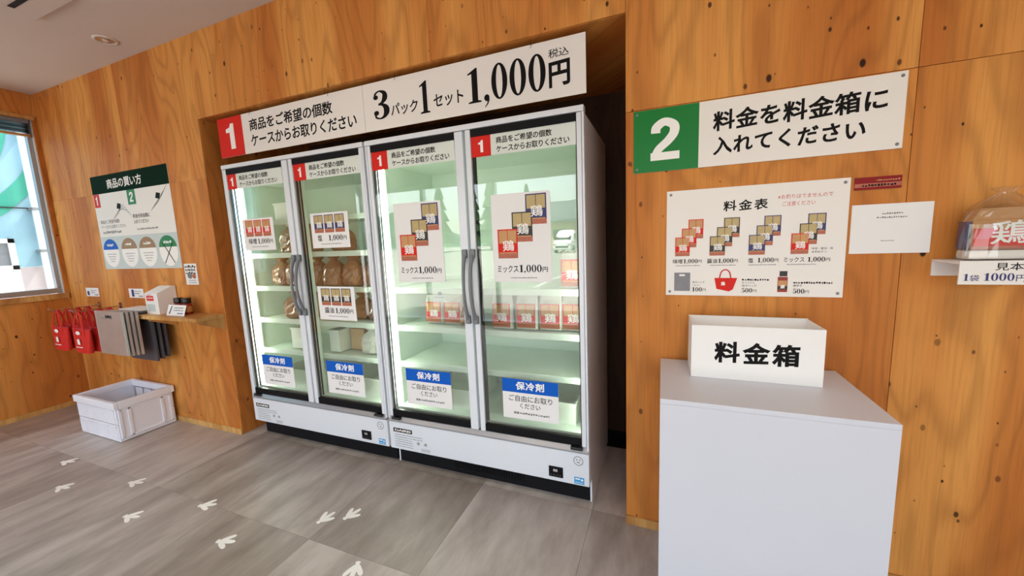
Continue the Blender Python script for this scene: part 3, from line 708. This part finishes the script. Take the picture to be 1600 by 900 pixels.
t = thing('hanging_sign', 'long white hanging sign giving the 1,000 yen set price above the freezers', 'sign', (-.91, YS, 1.973))
obj('board', B().box(-1.5185, -.309, YS, YS+.005, 1.973, 2.218, 'sign_white', .001), t)
b = B(); y = YS-.0004
text(b, '3', -1.452, -1.348, 2.026, 2.172, y, 'ink_black'); text(b, 'パック', -1.340, -1.170, 2.030, 2.092, y, 'ink_black', .018); text(b, '1', -1.155, -1.097, 2.014, 2.170, y, 'ink_black')
text(b, 'セット', -1.075, -.905, 2.030, 2.094, y, 'ink_black', .018); text(b, '1,000', -.878, -.488, 1.988, 2.174, y, 'ink_black'); text(b, '円', -.474, -.378, 2.018, 2.130, y, 'ink_black', .03); text(b, '税込', -.474, -.382, 2.142, 2.180, y, 'ink_black', .006)
letter(b, t); hang(t, (-1.30, -.553))

# ------------------------------------------------------------------ signs on the right wall
def screws(t, x0, x1, z0, z1, y, e=.02):
    for x in (x0+e, x1-e):
        for z in (z0+e, z1-e):
            obj('screw', B().rings([[(x+r*math.cos(2*PI*i/12), yy, z+r*math.sin(2*PI*i/12)) for i in range(12)] for yy, r in ((y, .0055), (y-.0025, .0042))], 'grey_plastic'), t)
YW = -.0045
x0, x1, z0, z1 = -.112, .742, 1.608, 1.852
t = thing('wall_sign', 'long white wall sign with a green number two square', 'sign', (.315, 0, z0))
obj('board', B().box(x0, x1, YW, -.0002, z0, z1, 'sign_white', .001), t); obj('green_square', B().quad(x0, .130, z0, z1, YW-.0003, 'sign_green'), t)
b = B(); text(b, '|2', -.046, .062, 1.652, 1.814, YW-.0006, 'ink_white', 0, 0, False); obj('numeral', b, t)
b = B(); text(b, '料金を料金箱に', .178, .695, 1.736, 1.812, YW-.0004, 'ink_black', .027, .08, gap=.06); text(b, '入れてください', .180, .642, 1.648, 1.716, YW-.0004, 'ink_black', .027, .08, gap=.06); letter(b, t)
screws(t, x0, x1, z0, z1, YW-.0003, .014)

x0, x1, z0, z1 = .018, .613, 1.100, 1.525
t = thing('price_table', 'large white price table with pouch, bag and bottle pictures', 'sign', (.315, 0, z0))
obj('board', B().box(x0, x1, YW, -.0002, z0, z1, 'sign_white', .001), t); screws(t, x0, x1, z0, z1, YW, .015)
y = YW-.0003; b = B()
text(b, '料金表', .222, .370, 1.432, 1.474, y, 'ink_black', .02, .08, gap=.16)
text(b, '※お釣りはでませんので', .400, .565, 1.466, 1.482, y, 'ink_red', .004, 0); text(b, 'ご注意ください', .415, .515, 1.440, 1.456, y, 'ink_red', .004, 0)
cols = [(.052, ('red',)*3), (.178, ('black',)*3), (.312, ('navy',)*3), (.448, ('red', 'black', 'navy'))]; wds = ['味噌', '醤油', '塩', 'ミックス']
for (cx, kk), wrd in zip(cols, wds):
    for q in (2, 1, 0):
        obj('package_picture', package(B(), cx+.024*q, 1.262+.035*q, .054, .076, kk[q], y-.0006*(2-q)), t)
    a = cx-.008 if wrd != 'ミックス' else .428
    wl_ = {'味噌': .036, '醤油': .036, '塩': .017, 'ミックス': .064}[wrd]; sx = a if wrd != '塩' else a+.008
    text(b, wrd, sx, sx+wl_, 1.231, 1.250, y, 'ink_black', .008); a2 = .040 if wrd != 'ミックス' else .074
    text(b, '1,000', a+a2, a+a2+.052, 1.229, 1.250, y, 'ink_black'); text(b, '円', a+a2+.054, a+a2+.067, 1.233, 1.246, y, 'ink_black', .006); dashes(b, a+.01, a+.10, 1.221, .004, y, 'ink_grey', len(wrd))
text(b, '味噌・醤油・塩', .512, .575, 1.277, 1.285, y, 'ink_black', .004, 0); text(b, '各1袋ずつ', .512, .558, 1.265, 1.273, y, 'ink_black', .004, 0)
# bottom row pictures
p = B().quad(.050, .110, 1.118, 1.194, y, 'grey_print').quad(.069, .090, 1.180, 1.187, y-.0002, 'ink_white'); obj('silver_bag_picture', p, t)
p = B().poly([(.198, 1.172), (.206, 1.128), (.250, 1.118), (.264, 1.126), (.278, 1.172)], y, 'sign_red'); st = _stroke([(.216, 1.17, .005), (.222, 1.196, .005), (.236, 1.205, .005), (.250, 1.196, .005), (.256, 1.17, .005)])
n = len(st)//2
for i in range(n-1): p.poly([st[i], st[i+1], st[2*n-2-i], st[2*n-1-i]], y, 'ink_red')
text(p, '鶏', .222, .236, 1.141, 1.157, y-.0002, 'ink_white', .03); obj('red_bag_picture', p, t)
p = B().quad(.412, .444, 1.118, 1.176, y, 'pepper_red').quad(.414, .442, 1.142, 1.162, y-.0002, 'tan_print').quad(.417, .442, 1.178, 1.198, y, 'black_print').quad(.412, .444, 1.128, 1.140, y-.0002, 'black_print'); text(p, '唐', .421, .436, 1.131, 1.146, y-.0004, 'ink_white', .03); obj('bottle_picture', p, t)
for s, x, z, wd in (('保冷バッグ', .118, 1.150, .045), ('シルバー', .118, 1.138, .030), ('オリジナル', .294, 1.149, .044), ('保冷バッグ', .294, 1.137, .050), ('唐辛子', .462, 1.138, .028)): text(b, s, x, x+wd, z, z+.009, y, 'ink_black', .004, 0)
dashes(b, .294, .385, 1.161, .008, y, 'ink_black', 5); dashes(b, .462, .580, 1.150, .008, y, 'ink_black', 6)
for s, x, z in (('100', .118, 1.116), ('500', .294, 1.114), ('500', .462, 1.113)): text(b, s, x, x+.036, z, z+.018, y, 'ink_black'); text(b, '円', x+.038, x+.050, z+.001, z+.013, y, 'ink_black', .004)
letter(b, t)

t = thing('notice_sheet', 'plain white notice sheet with small print beside the price table', 'notice', (.73, 0, 1.258))
obj('sheet', B().box(.622, .838, -.0025, -.0003, 1.258, 1.428, 'paper', .0005), t)
b = B(); dashes(b, .706, .762, 1.392, .006, -.0028, 'ink_grey', 3); dashes(b, .692, .772, 1.379, .006, -.0028, 'ink_grey', 5); dashes(b, .706, .745, 1.300, .004, -.0028, 'ink_grey', 8); letter(b, t)
t = thing('red_plate', 'small dark red plate with white print above the notice sheet', 'plate', (.687, 0, 1.478))
obj('plate', B().box(.624, .750, -.004, -.0003, 1.479, 1.521, 'plate_red', .001), t)
obj('pale_strip', B().quad(.624, .750, 1.487, 1.500, -.0043, 'meat_print'), t); b = B(); dashes(b, .645, .735, 1.489, .008, -.0046, 'ink_black', 3); dashes(b, .682, .745, 1.506, .006, -.0043, 'tan_print', 8); letter(b, t)

# ------------------------------------------------------------------ plinth and money box
t = thing('plinth', 'tall white box plinth against the plywood wall', 'plinth', (.3, -.225, 0))
obj('carcass', B().box(0, .605, -.440, -.012, 0, .808, 'plinth_white', .0015), t)
obj('top_board', B().box(0, .605, -.440, -.012, .8082, .825, 'plinth_white', .0015), t)
t = thing('money_box', 'open white money box standing on the plinth', 'money box', (.307, -.11, .825))
for nm, q in (('front_panel', (.106, .506, -.205, -.199)), ('back_panel', (.106, .506, -.036, -.030)), ('side_panel', (.106, .112, -.1985, -.0365)), ('side_panel', (.500, .506, -.1985, -.0365))):
    obj(nm, B().box(q[0], q[1], q[2], q[3], .8255, 1.022 if nm != 'back_panel' else 1.024, 'foam_board', .0008), t)
obj('inner_tray', B().box(.113, .499, -.198, -.037, .826, .976, 'foam_board'), t)
b = B(); text(b, '料金箱', .181, .438, .886, .967, -.2053, 'ink_black', .034, .06, gap=.16); letter(b, t)

# ------------------------------------------------------------------ sample shelf on the right
t = thing('display_shelf', 'small wall shelf carrying the sample pack', 'shelf', (.955, 0, 1.2))
obj('board', B().box(.846, 1.066, -.128, -.0005, 1.228, 1.2355, 'paper', .001), t); obj('back_lip', B().box(.846, 1.066, -.006, -.0005, 1.180, 1.2278, 'paper'), t)
t = thing('price_label', 'white label reading sample and 1000 yen per bag on the shelf edge', 'label', (.955, -.13, 1.165))
obj('plate', B().box(.846, 1.066, -.133, -.1285, 1.166, 1.238, 'sign_white', .001), t)
b = B(); text(b, '見本', .924, .984, 1.209, 1.232, -.1334, 'ink_black', .006, 0); text(b, '1袋', .857, .892, 1.176, 1.199, -.1334, 'ink_navy', .006, 0); text(b, '1000円', .902, .992, 1.176, 1.201, -.1334, 'ink_navy', .006, 0); text(b, '(税込)', 1.000, 1.055, 1.176, 1.199, -.1334, 'ink_navy', .004, 0); letter(b, t)
t = thing('sample_pack', 'clear wrapped sample pack with a red label on the wall shelf', 'pack', (.965, -.068, 1.236))
cx, cy, z = .965, -.068, 1.236
obj('inner_pack', B().box(cx-.083, cx+.083, cy-.030, cy+.030, z+.003, z+.032, 'sign_white', .01).box(cx-.080, cx+.080, cy-.026, cy+.026, z+.032, z+.126, 'tan_print', .012).prism([(cx-.078, z+.120), (cx+.078, z+.120), (cx+.060, z+.158), (cx-.060, z+.158)], cy-.018, cy+.018, 'Y', 'tan_print'), t)
obj('side_strip', B().box(cx-.0845, cx-.0805, cy-.022, cy+.026, z+.034, z+.120, 'navy_print'), t)
p = B().quad(cx-.076, cx+.080, z+.044, z+.098, cy-.0275, 'sign_red').quad(cx-.076, cx+.080, z+.034, z+.044, cy-.0275, 'meat_print'); text(p, '鶏', cx-.038, cx+.044, z+.048, z+.120, cy-.0279, 'ink_white', .016); obj('printed_front', p, t)
rr = random.Random(5); R = []; n = 30
for u, kw, kd in ((0, 1.04, 1.1), (.03, 1.1, 1.25), (.30, 1.10, 1.25), (.50, 1.08, 1.2), (.60, 1.06, 1.1), (.68, .98, 1.0), (.74, .86, .8), (.80, .68, .6), (.90, .30, .35), (.93, .22, .3), (.98, .36, .5), (1.0, .44, .6)):
    R.append([(cx+.084*kw*math.copysign(abs(math.cos(a))**.55, math.cos(a))*(1+rr.uniform(-.03, .03)-.10*rr.random()*(u > .55)), cy+.034*kd*math.copysign(abs(math.sin(a))**.55, math.sin(a))*(1+rr.uniform(-.05, .08)-.25*rr.random()*(u > .55)), z+.001+.218*u+rr.uniform(0, .003)) for a in [2*PI*i/n for i in range(n)]])
obj('clear_wrap', B().rings(R, 'clear_film', False, False), t)

# ------------------------------------------------------------------ board and small notes on the left wall
x0, x1, z0, z1 = -4.362, -3.302, 1.247, 1.998
t = thing('instruction_board', 'white instruction board with a dark green title band', 'sign', (-3.83, 0, z0))
obj('board', B().box(x0, x1, YW, -.0003, z0, z1, 'sign_white', .001), t); y = YW-.0004
obj('title_band', B().quad(x0, x1, 1.857, z1, y, 'sign_deep_green'), t); obj('lower_band', B().quad(x0, x1, z0, 1.512, y, 'grey_panel'), t)
b = B(); text(b, '商品の買い方', -4.125, -3.640, 1.885, 1.962, y-.0003, 'ink_white', .02, .04); letter(b, t)
p = B().quad(x0+.006, -4.268, 1.752, 1.856, y, 'sign_red'); text(p, '|1', -4.328, -4.302, 1.770, 1.840, y-.0003, 'ink_white', 0, 0, False); obj('red_square', p, t)
p = B().quad(-3.865, -3.755, 1.745, 1.857, y, 'sign_green'); text(p, '|2', -3.835, -3.785, 1.765, 1.840, y-.0003, 'ink_white', 0, 0, False); obj('green_square', p, t)
b = B()
def sketch(b, cx, cz, k):                          # line drawing of hands over the freezer / money box
    for i in range(6):
        a = _stroke([(cx-.10+.02*i, cz-.06+.010*i, .0025), (cx-.03+.02*i, cz-.01+.012*i, .0025), (cx+.08+.02*i, cz+.05-.02*i*k, .002)], 4); m_ = len(a)//2
        for j in range(m_-1): b.poly([a[j], a[j+1], a[2*m_-2-j], a[2*m_-1-j]], y, 'ink_grey')
    b.poly([(cx-.02, cz+.03), (cx+.03, cz+.02), (cx+.05, cz+.06), (cx, cz+.07)], y-.0002, 'ink_black')
sketch(b, -4.02, 1.70, 1); obj('line_drawing', b, t); b = B(); sketch(b, -3.48, 1.74, -1); obj('line_drawing', b, t)
b = B(); text(b, '商品をご希望の個数', -4.31, -4.03, 1.618, 1.648, y, 'ink_black', .004, 0); text(b, 'ケースからお取りください', -4.31, -3.95, 1.578, 1.606, y, 'ink_black', .004, 0); dashes(b, -4.30, -4.03, 1.537, .024, y, 'ink_grey', 3)
text(b, '料金を料金箱に', -3.83, -3.60, 1.640, 1.672, y, 'ink_black', .008, 0); text(b, '入れてください', -3.83, -3.63, 1.598, 1.628, y, 'ink_black', .008, 0); dashes(b, -3.80, -3.52, 1.548, .014, y, 'ink_grey', 6); letter(b, t)
for k, (cx, col) in enumerate(((-4.229, 'sign_blue'), (-3.957, 'brown_dot'), (-3.703, 'brown_dot'), (-3.437, 'sign_green'))):
    cz, r = 1.378, .115
    p = B().disc(cx, cz, r, r, y-.0003, 'ink_white').disc(cx, cz+.022, r*.98, r*.81, y-.0005, col, 20, .08, PI-.08)
    dashes(p, cx-.05, cx+.05, cz+.055, .022, y-.0008, 'ink_white', k+1)
    if k < 3:
        for q in range(4): dashes(p, cx-.07+.012*q, cx+.07-.012*q, cz-.012-.02*q, .007, y-.0008, 'ink_grey', 7*k+q)
    else:
        for s in (-1, 1): p.poly([(cx-.066, cz-s*.075-.015), (cx-.060, cz-s*.075-.021), (cx+.066, cz+s*.075-.021), (cx+.060, cz+s*.075-.015)] if s > 0 else [(cx-.066, cz+.060), (cx-.060, cz+.066), (cx+.066, cz-.09), (cx+.060, cz-.096)], y-.0008, 'ink_black')
    obj('round_note', p, t)
t = thing('leaflet', 'small black and white leaflet pinned right of the instruction board', 'leaflet', (-3.21, 0, 1.12))
obj('sheet', B().box(-3.285, -3.140, -.002, -.0003, 1.122, 1.277, 'paper', .0004), t)
b = B()
for k in range(3): dashes(b, -3.275, -3.15, 1.246-.024*k, .020, -.0023, 'ink_black', 30+k)
b.disc(-3.23, 1.188, .03, .022, -.0024, 'ink_grey', 16); b.disc(-3.18, 1.184, .022, .018, -.0024, 'meat_print', 16); dashes(b, -3.25, -3.16, 1.150, .008, -.0023, 'ink_grey', 2); dashes(b, -3.25, -3.16, 1.134, .008, -.0023, 'ink_grey', 4); obj('print', b, t)
for k, (x, lab) in enumerate(((-4.772, 'small white price card above the red tote bags'), (-4.084, 'small white price card above the silver bags'))):
    t = thing('price_card', lab, 'card', (x+.1, 0, 1.008)); obj('card', B().box(x, x+.21, -.002, -.0003, 1.008, 1.084, 'paper', .0004), t)
    b = B().quad(x+.02+.02*k, x+.055+.02*k, 1.018, 1.055+.02*k, -.0023, 'ink_navy'); obj('picture', b, t); b = B(); dashes(b, x+.08, x+.18, 1.058, .008, -.0023, 'ink_grey', k); dashes(b, x+.08, x+.15, 1.040, .010, -.0023, 'ink_grey', k+2); dashes(b, x+.14, x+.195, 1.016, .014, -.0023, 'ink_navy', k+5); letter(b, t)

# ------------------------------------------------------------------ wooden shelf with dispenser, bottles and card
t = thing('wooden_shelf', 'pale wooden shelf on a triangular bracket beside the niche', 'shelf', (-3.3, 0, .88))
obj('board', B().box(-3.72, -2.90, -.182, -.0005, .888, .914, 'pine', .002), t)
for x in (-2.93, -3.50): obj('bracket', B().prism([(-.0006, .8875), (-.165, .8875), (-.165, .872), (-.03, .815), (-.0006, .80)], x, x+.025, 'X', 'pine'), t)
t = thing('dispenser_box', 'white slant topped cardboard box with a red label on the wooden shelf', 'box', (-3.5, -.06, .914))
obj('box_body', B().prism([(-.125, .9145), (-.005, .9145), (-.005, 1.115), (-.030, 1.115), (-.125, 1.070)], -3.585, -3.425, 'X', 'paper'), t)
b = B().quad(-3.565, -3.475, 1.015, 1.052, -.1255, 'sign_red'); dashes(b, -3.555, -3.485, 1.030, .012, -.1258, 'ink_white', 3); dashes(b, -3.555, -3.50, 1.056, .007, -.1255, 'ink_red', 5); b.quad(-3.565, -3.470, .935, .990, -.1255, 'grey_panel'); obj('red_label', b, t)
def bottle(x, y, lab):
    t = thing('spice_bottle', lab, 'bottle', (x, y, .914), 'spice bottles on the wooden shelf')
    b = B().lathe([(.026, 0), (.028, .004), (.028, .070), (.022, .080)], (x, y, .9145), 'pepper_red', 18); obj('bottle_body', b, t)
    obj('label_band', B().lathe([(.0284, .016), (.0284, .060)], (x, y, .9145), 'tan_print', 18), t)
    obj('cap', B().lathe([(.027, .0805), (.028, .083), (.028, .115), (.026, .118)], (x, y, .9145), 'cap_black', 18), t)
bottle(-3.300, -.062, 'black capped spice bottle standing beside the slant topped box'); bottle(-3.205, -.062, 'black capped spice bottle standing farther from the slant topped box')
t = thing('display_card', 'white card leaning in front of the spice bottles', 'card', (0, 0, 0))
obj('card', B().box(-.105, .105, -.001, .001, 0, .078, 'paper', .0004), t)
b = B().poly([(-.080, .012), (-.066, .012), (-.054, .068), (-.064, .068)], -.0013, 'ink_black'); obj('picture', b, t); b = B(); dashes(b, -.03, .08, .052, .010, -.0013, 'ink_grey', 2); dashes(b, -.03, .08, .034, .010, -.0013, 'ink_grey', 3); dashes(b, .02, .09, .012, .012, -.0013, 'ink_navy', 4); letter(b, t)
t.location = (-3.225, -.133, .9145); t.rotation_euler = (-.32, 0, 0)

# ------------------------------------------------------------------ bags hanging on rods
def rod(x, z, lab, L=.33):
    t = thing('display_rod', lab, 'rod', (x, 0, z)); obj('bar', B().tube([(x, -.0006, z), (x, -L+.02, z), (x, -L, z+.018)], .005, 'chrome', 8), t)
    obj('mounting_plate', B().box(x-.02, x+.02, -.004, -.0005, z-.03, z+.03, 'chrome', .001), t)
t = thing('display_rod', 'chrome rod holding the silver cooler bags', 'rod', (-3.69, 0, .868))
obj('bar', B().tube([(-3.69, -.0045, .862), (-3.69, -.186, .862), (-3.71, -.196, .905), (-3.74, -.203, .9095), (-3.74, -.30, .9095), (-3.74, -.315, .928)], .0045, 'chrome', 8), t)
obj('mounting_plate', B().box(-3.71, -3.67, -.004, -.0005, .832, .886, 'chrome', .001), t)
rod(-4.245, .935, 'chrome rod holding red totes nearest the silver bags', .30); rod(-4.59, .935, 'chrome rod holding red totes nearest the side window', .30)
def silver(x, y, ht, wd, back, lab, grp, z1=.934):
    t = thing('cooler_bag', lab, 'bag', (x, y, .62), grp); z0 = z1-ht; th = .012
    out = [(x-wd/2, z0), (x+wd/2, z0), (x+wd/2, z1), (x-wd/2, z1)]; hx, hz0, hz1 = .045, z1-.055, z1-.030
    inn = [(x-hx, hz0), (x+hx, hz0), (x+hx, hz1), (x-hx, hz1)]
    b = B(); v = []
    for yy, q in ((y-th/2, 1), (y+th/2, 1)): v += [(p[0], yy, p[1]) for p in out]+[(p[0], yy, p[1]) for p in inn]
    f = []
    for i in range(4):
        j = (i+1) % 4; f += [(i, j, 4+j, 4+i), (8+j, 8+i, 12+i, 12+j), (i, 8+i, 8+j, j), (4+j, 12+j, 12+i, 4+i)]
    b.add(v, f, 'dark_lining' if back else 'silver_film'); obj('bag_body', b, t)
    for sx in (-1, 1): obj('side_seam', B().box(x+sx*wd/2, x+sx*(wd/2+.004), y-th/2-.001, y+th/2+.001, z0, z1, 'grey_panel' if grp is None else ('dark_lining' if back else 'silver_film')), t)
    return t
silver(-3.752, -.272, .325, .350, False, 'silver cooler bag with cut out handle, outermost on the rod', None, .957)
for k, yy in enumerate((-.250, -.228, -.206)): silver(-3.740+.012*k, yy, .322, .345, False, ['silver cooler bag directly behind the outermost silver bag', 'silver cooler bag second behind the outermost silver bag', 'silver cooler bag third behind the outermost silver bag'][k], 'silver bags behind the front one', .952)
for k, yy in enumerate((-.130, -.098, -.066)): silver(-3.70+.006*k, yy, .33-.01*k, .34, True, 'dark grey cooler bag under the wooden shelf, '+['farthest from the wall', 'middle of three', 'nearest the wall'][k], 'dark cooler bags near the wall', .884)
t = thing('folded_bag_stack', 'flat white and grey folded bags lying on the end of the wooden shelf', 'bags', (-3.77, -.1, .9145))
for k in range(3): obj('folded_bag', B().box(-3.93+.015*k, -3.61+.004*k, -.176+.01*k, -.02, .9145+.012*k, .926+.012*k, ['dark_lining', 'grey_plastic', 'paper'][k], .003), t)
def tote(x, y, wd, lab, grp, name='tote_bag'):
    t = thing(name, lab, 'bag', (x, y, .62), grp); z0, zm, z1 = .605, .795, .912; R = []
    for z, kx, d in ((z0, .76, .040), (z0+.02, .82, .050), (zm-.05, .97, .036), (zm, 1.0, .026)):
        R.append([(x+wd/2*kx*math.copysign(abs(math.cos(a))**.5, math.cos(a)), y+d/2*math.copysign(abs(math.sin(a))**.6, math.sin(a)), z) for a in [2*PI*i/20 for i in range(20)]])
    obj('bag_body', B().rings(R, 'tote_red', True, True), t)
    obj('rim_piping', B().tube([R[-1][i] for i in range(20)]+[R[-1][0]], .0035, 'ink_red', 6), t)
    for s in (-1, 1):
        P = [(x-wd*.26, y+s*.017, zm-.06), (x-wd*.25, y+s*.016, zm+.03), (x-wd*.14, y+s*.008, z1), (x, y+s*.006, z1+.022), (x+wd*.14, y+s*.008, z1), (x+wd*.25, y+s*.016, zm+.03), (x+wd*.26, y+s*.017, zm-.06)]
        b = B(); rg = [[(p[0]-.013, p[1]-.002, p[2]-.006), (p[0]+.013, p[1]-.002, p[2]+.006), (p[0]+.013, p[1]+.002, p[2]+.006), (p[0]-.013, p[1]+.002, p[2]-.006)] for p in P]; b.rings(rg, 'tote_red', True, False); obj('strap', b, t)
    b = B(); yy = y-.029; text(b, '鶏', x-.022, x+.022, .672, .722, yy, 'ink_white', .04); dashes(b, x-.05, x+.05, .650, .010, yy, 'ink_white', 4); b.disc(x, .768, .034, .015, yy+.004, 'ink_white', 18); obj('white_print', b, t)
    return t
for g, (x, lab, grp) in enumerate(((-4.245, 'red tote bag on the rod next to the silver bags', 'red totes next to the silver bags'), (-4.59, 'red tote bag on the rod next to the side wall', 'red totes next to the side wall'))):
    for k, yy in enumerate((-.255, -.195, -.135, -.075)): tote(x-.004*k, yy, .262, lab+', '+['outermost', 'second from the rod tip', 'second from the wall', 'nearest the wall'][k], grp)

# ------------------------------------------------------------------ folding crate
X0, X1, Y0, Y1, H = -4.225, -3.645, -.380, -.012, .305
t = thing('folding_crate', 'white folding plastic crate standing empty on the floor', 'crate', (-3.945, -.2, 0)); m = 'crate_plastic'
obj('base', B().box(X0+.012, X1-.012, Y0+.012, Y1-.012, .004, .022, m, .004).box(X0+.03, X0+.09, Y0+.03, Y1-.03, 0, .004, m).box(X1-.09, X1-.03, Y0+.03, Y1-.03, 0, .004, m), t)
r = B()
r.box(X0, X1, Y0, Y0+.028, H-.052, H, m, .006).box(X0, X1, Y1-.028, Y1, H-.052, H, m, .006).box(X0, X0+.028, Y0+.0285, Y1-.0285, H-.052, H, m, .006).box(X1-.028, X1, Y0+.0285, Y1-.0285, H-.052, H, m, .006)
obj('rim', r, t)
for s, yy in ((-1, Y0), (1, Y1)):
    a, c = (yy+.012, yy+.018) if s < 0 else (yy-.018, yy-.012); o_ = yy+.006 if s < 0 else yy-.006
    for za, zb in ((.022, .128), (.134, H-.053)):
        p = obj('long_wall', B().box(X0+.013, X1-.013, a, c, za, zb, m, .002), t)
        q = B()
        for k in range(5): xx = X0+.03+k*(X1-X0-.06-.014)/4; q.box(xx, xx+.014, min(o_, a), max(o_, a), za+.004, zb-.004, m, .002)
        q.box(X0+.03, X1-.03, min(o_, a), max(o_, a), zb-.014, zb-.005, m, .002); obj('rib', q, p)
for s, xx in ((-1, X0), (1, X1)):
    a, c = (xx+.012, xx+.018) if s < 0 else (xx-.018, xx-.012); o_ = xx+.005 if s < 0 else xx-.005
    p = obj('short_wall', B().box(a, c, Y0+.019, Y1-.019, .022, H-.053, m, .002), t); q = B()
    for yy in (Y0+.022, Y0+.075, Y1-.095, Y1-.042): q.box(min(o_, a), max(o_, a), yy, yy+.020, .026, H-.058, m, .003)
    q.box(min(o_, a), max(o_, a), Y0+.03, Y1-.03, .024, .040, m, .003).box(min(o_, a), max(o_, a), Y0+.03, Y1-.03, H-.075, H-.060, m, .003); obj('rib', q, p)

# ------------------------------------------------------------------ bird footprints on the floor
def foot(x, y, ang, k, lab):
    b = B(); L = .078
    for q, (d, l_) in enumerate(((-.62, .86), (0, 1), (.62, .86), (PI, .20))):
        ca, sa = math.cos(ang+d), math.sin(ang+d); P = [(0, .006), (.25, .010), (.6, .011), (.88, .009), (1, .003)]
        left = [(x+ca*u*L*l_-sa*wd, y+sa*u*L*l_+ca*wd) for u, wd in P]; rt = [(x+ca*u*L*l_+sa*wd, y+sa*u*L*l_-ca*wd) for u, wd in P]
        b.prism(rt+left[::-1], .0002, .0010+.0004*q, 'Z', 'ink_white')
    o = obj('bird_footprint', b); tag(o, lab, 'floor sticker', 'white bird footprints on the floor')
fp = [(-3.72, -.635, .35), (-3.34, -.781, .2), (-2.958, -.612, .3), (-2.60, -.784, .25), (-2.301, -.601, .45), (-1.93, -.731, .3), (-1.575, -.478, 1.3), (-1.467, -.415, 1.25), (-1.204, -.615, -1.2)]
for k, (x, y, a) in enumerate(fp):
    o_ = ['first', 'second', 'third', 'fourth', 'fifth', 'sixth']
    lab = ('white bird footprint sticker, %s of the trail counted from the crate' % o_[k]) if k < 6 else ['white bird footprint with toes towards the freezers, nearer the crate', 'white bird footprint with toes towards the freezers, nearer the plinth', 'white bird footprint with toes away from the freezers'][k-6]
    foot(x, y, a, k, lab)

# ------------------------------------------------------------------ ceiling fittings
def downlight(x, y, lab, power):
    t = thing('downlight', lab, 'light', (x, y, ZC), 'recessed downlights'); n = 28
    R = [[(x+r*math.cos(2*PI*i/n), y+r*math.sin(2*PI*i/n), z) for i in range(n)] for r, z in ((.064, ZC-.0005), (.064, ZC-.005), (.050, ZC-.007), (.046, ZC-.003))]
    obj('trim_ring', B().rings(R, 'frosted_lamp', False), t)
    obj('reflector', B().lathe([(.045, -.003), (.032, -.0012)], (x, y, ZC), 'chrome', n), t)
    obj('lamp', B().lathe([(.012, -.010), (.018, -.006), (.018, -.0035)], (x, y, ZC), 'added_lamp_glow' if power > 3 else 'frosted_lamp', 18), t)
    if power:
        L = bpy.data.lights.new('added_downlight_beam', 'SPOT'); L.energy = power; L.spot_size = 2.5; L.spot_blend = .6; L.shadow_soft_size = .03; L.color = (1, .84, .64)
        o = bpy.data.objects.new('added_downlight_beam', L); C.objects.link(o); o.parent = t; o.location = (0, 0, -.02)
downlight(-3.396, -.183, 'round recessed downlight in the ceiling close to the plywood wall', 0)
for x in (-3.4, -1.5, .4, 2.2):
    for y in (-1.1, -2.5): downlight(x, y, 'round lit downlight added out of view in the ceiling', 4.5)  # lit downlights added out of view to brighten floor and plinth top
t = thing('ceiling_vent', 'beige square ceiling fitting with dark slots', 'vent', (-3.2, -.76, ZC))
obj('face_plate', B().box(-3.42, -2.98, -.94, -.475, ZC-.022, ZC-.0005, 'ceiling_paint', .008), t)
for k in range(4): obj('slot', B().box(-3.34, -3.06, -.89+.095*k, -.865+.095*k, ZC-.0245, ZC-.0222, 'black_trim'), t)
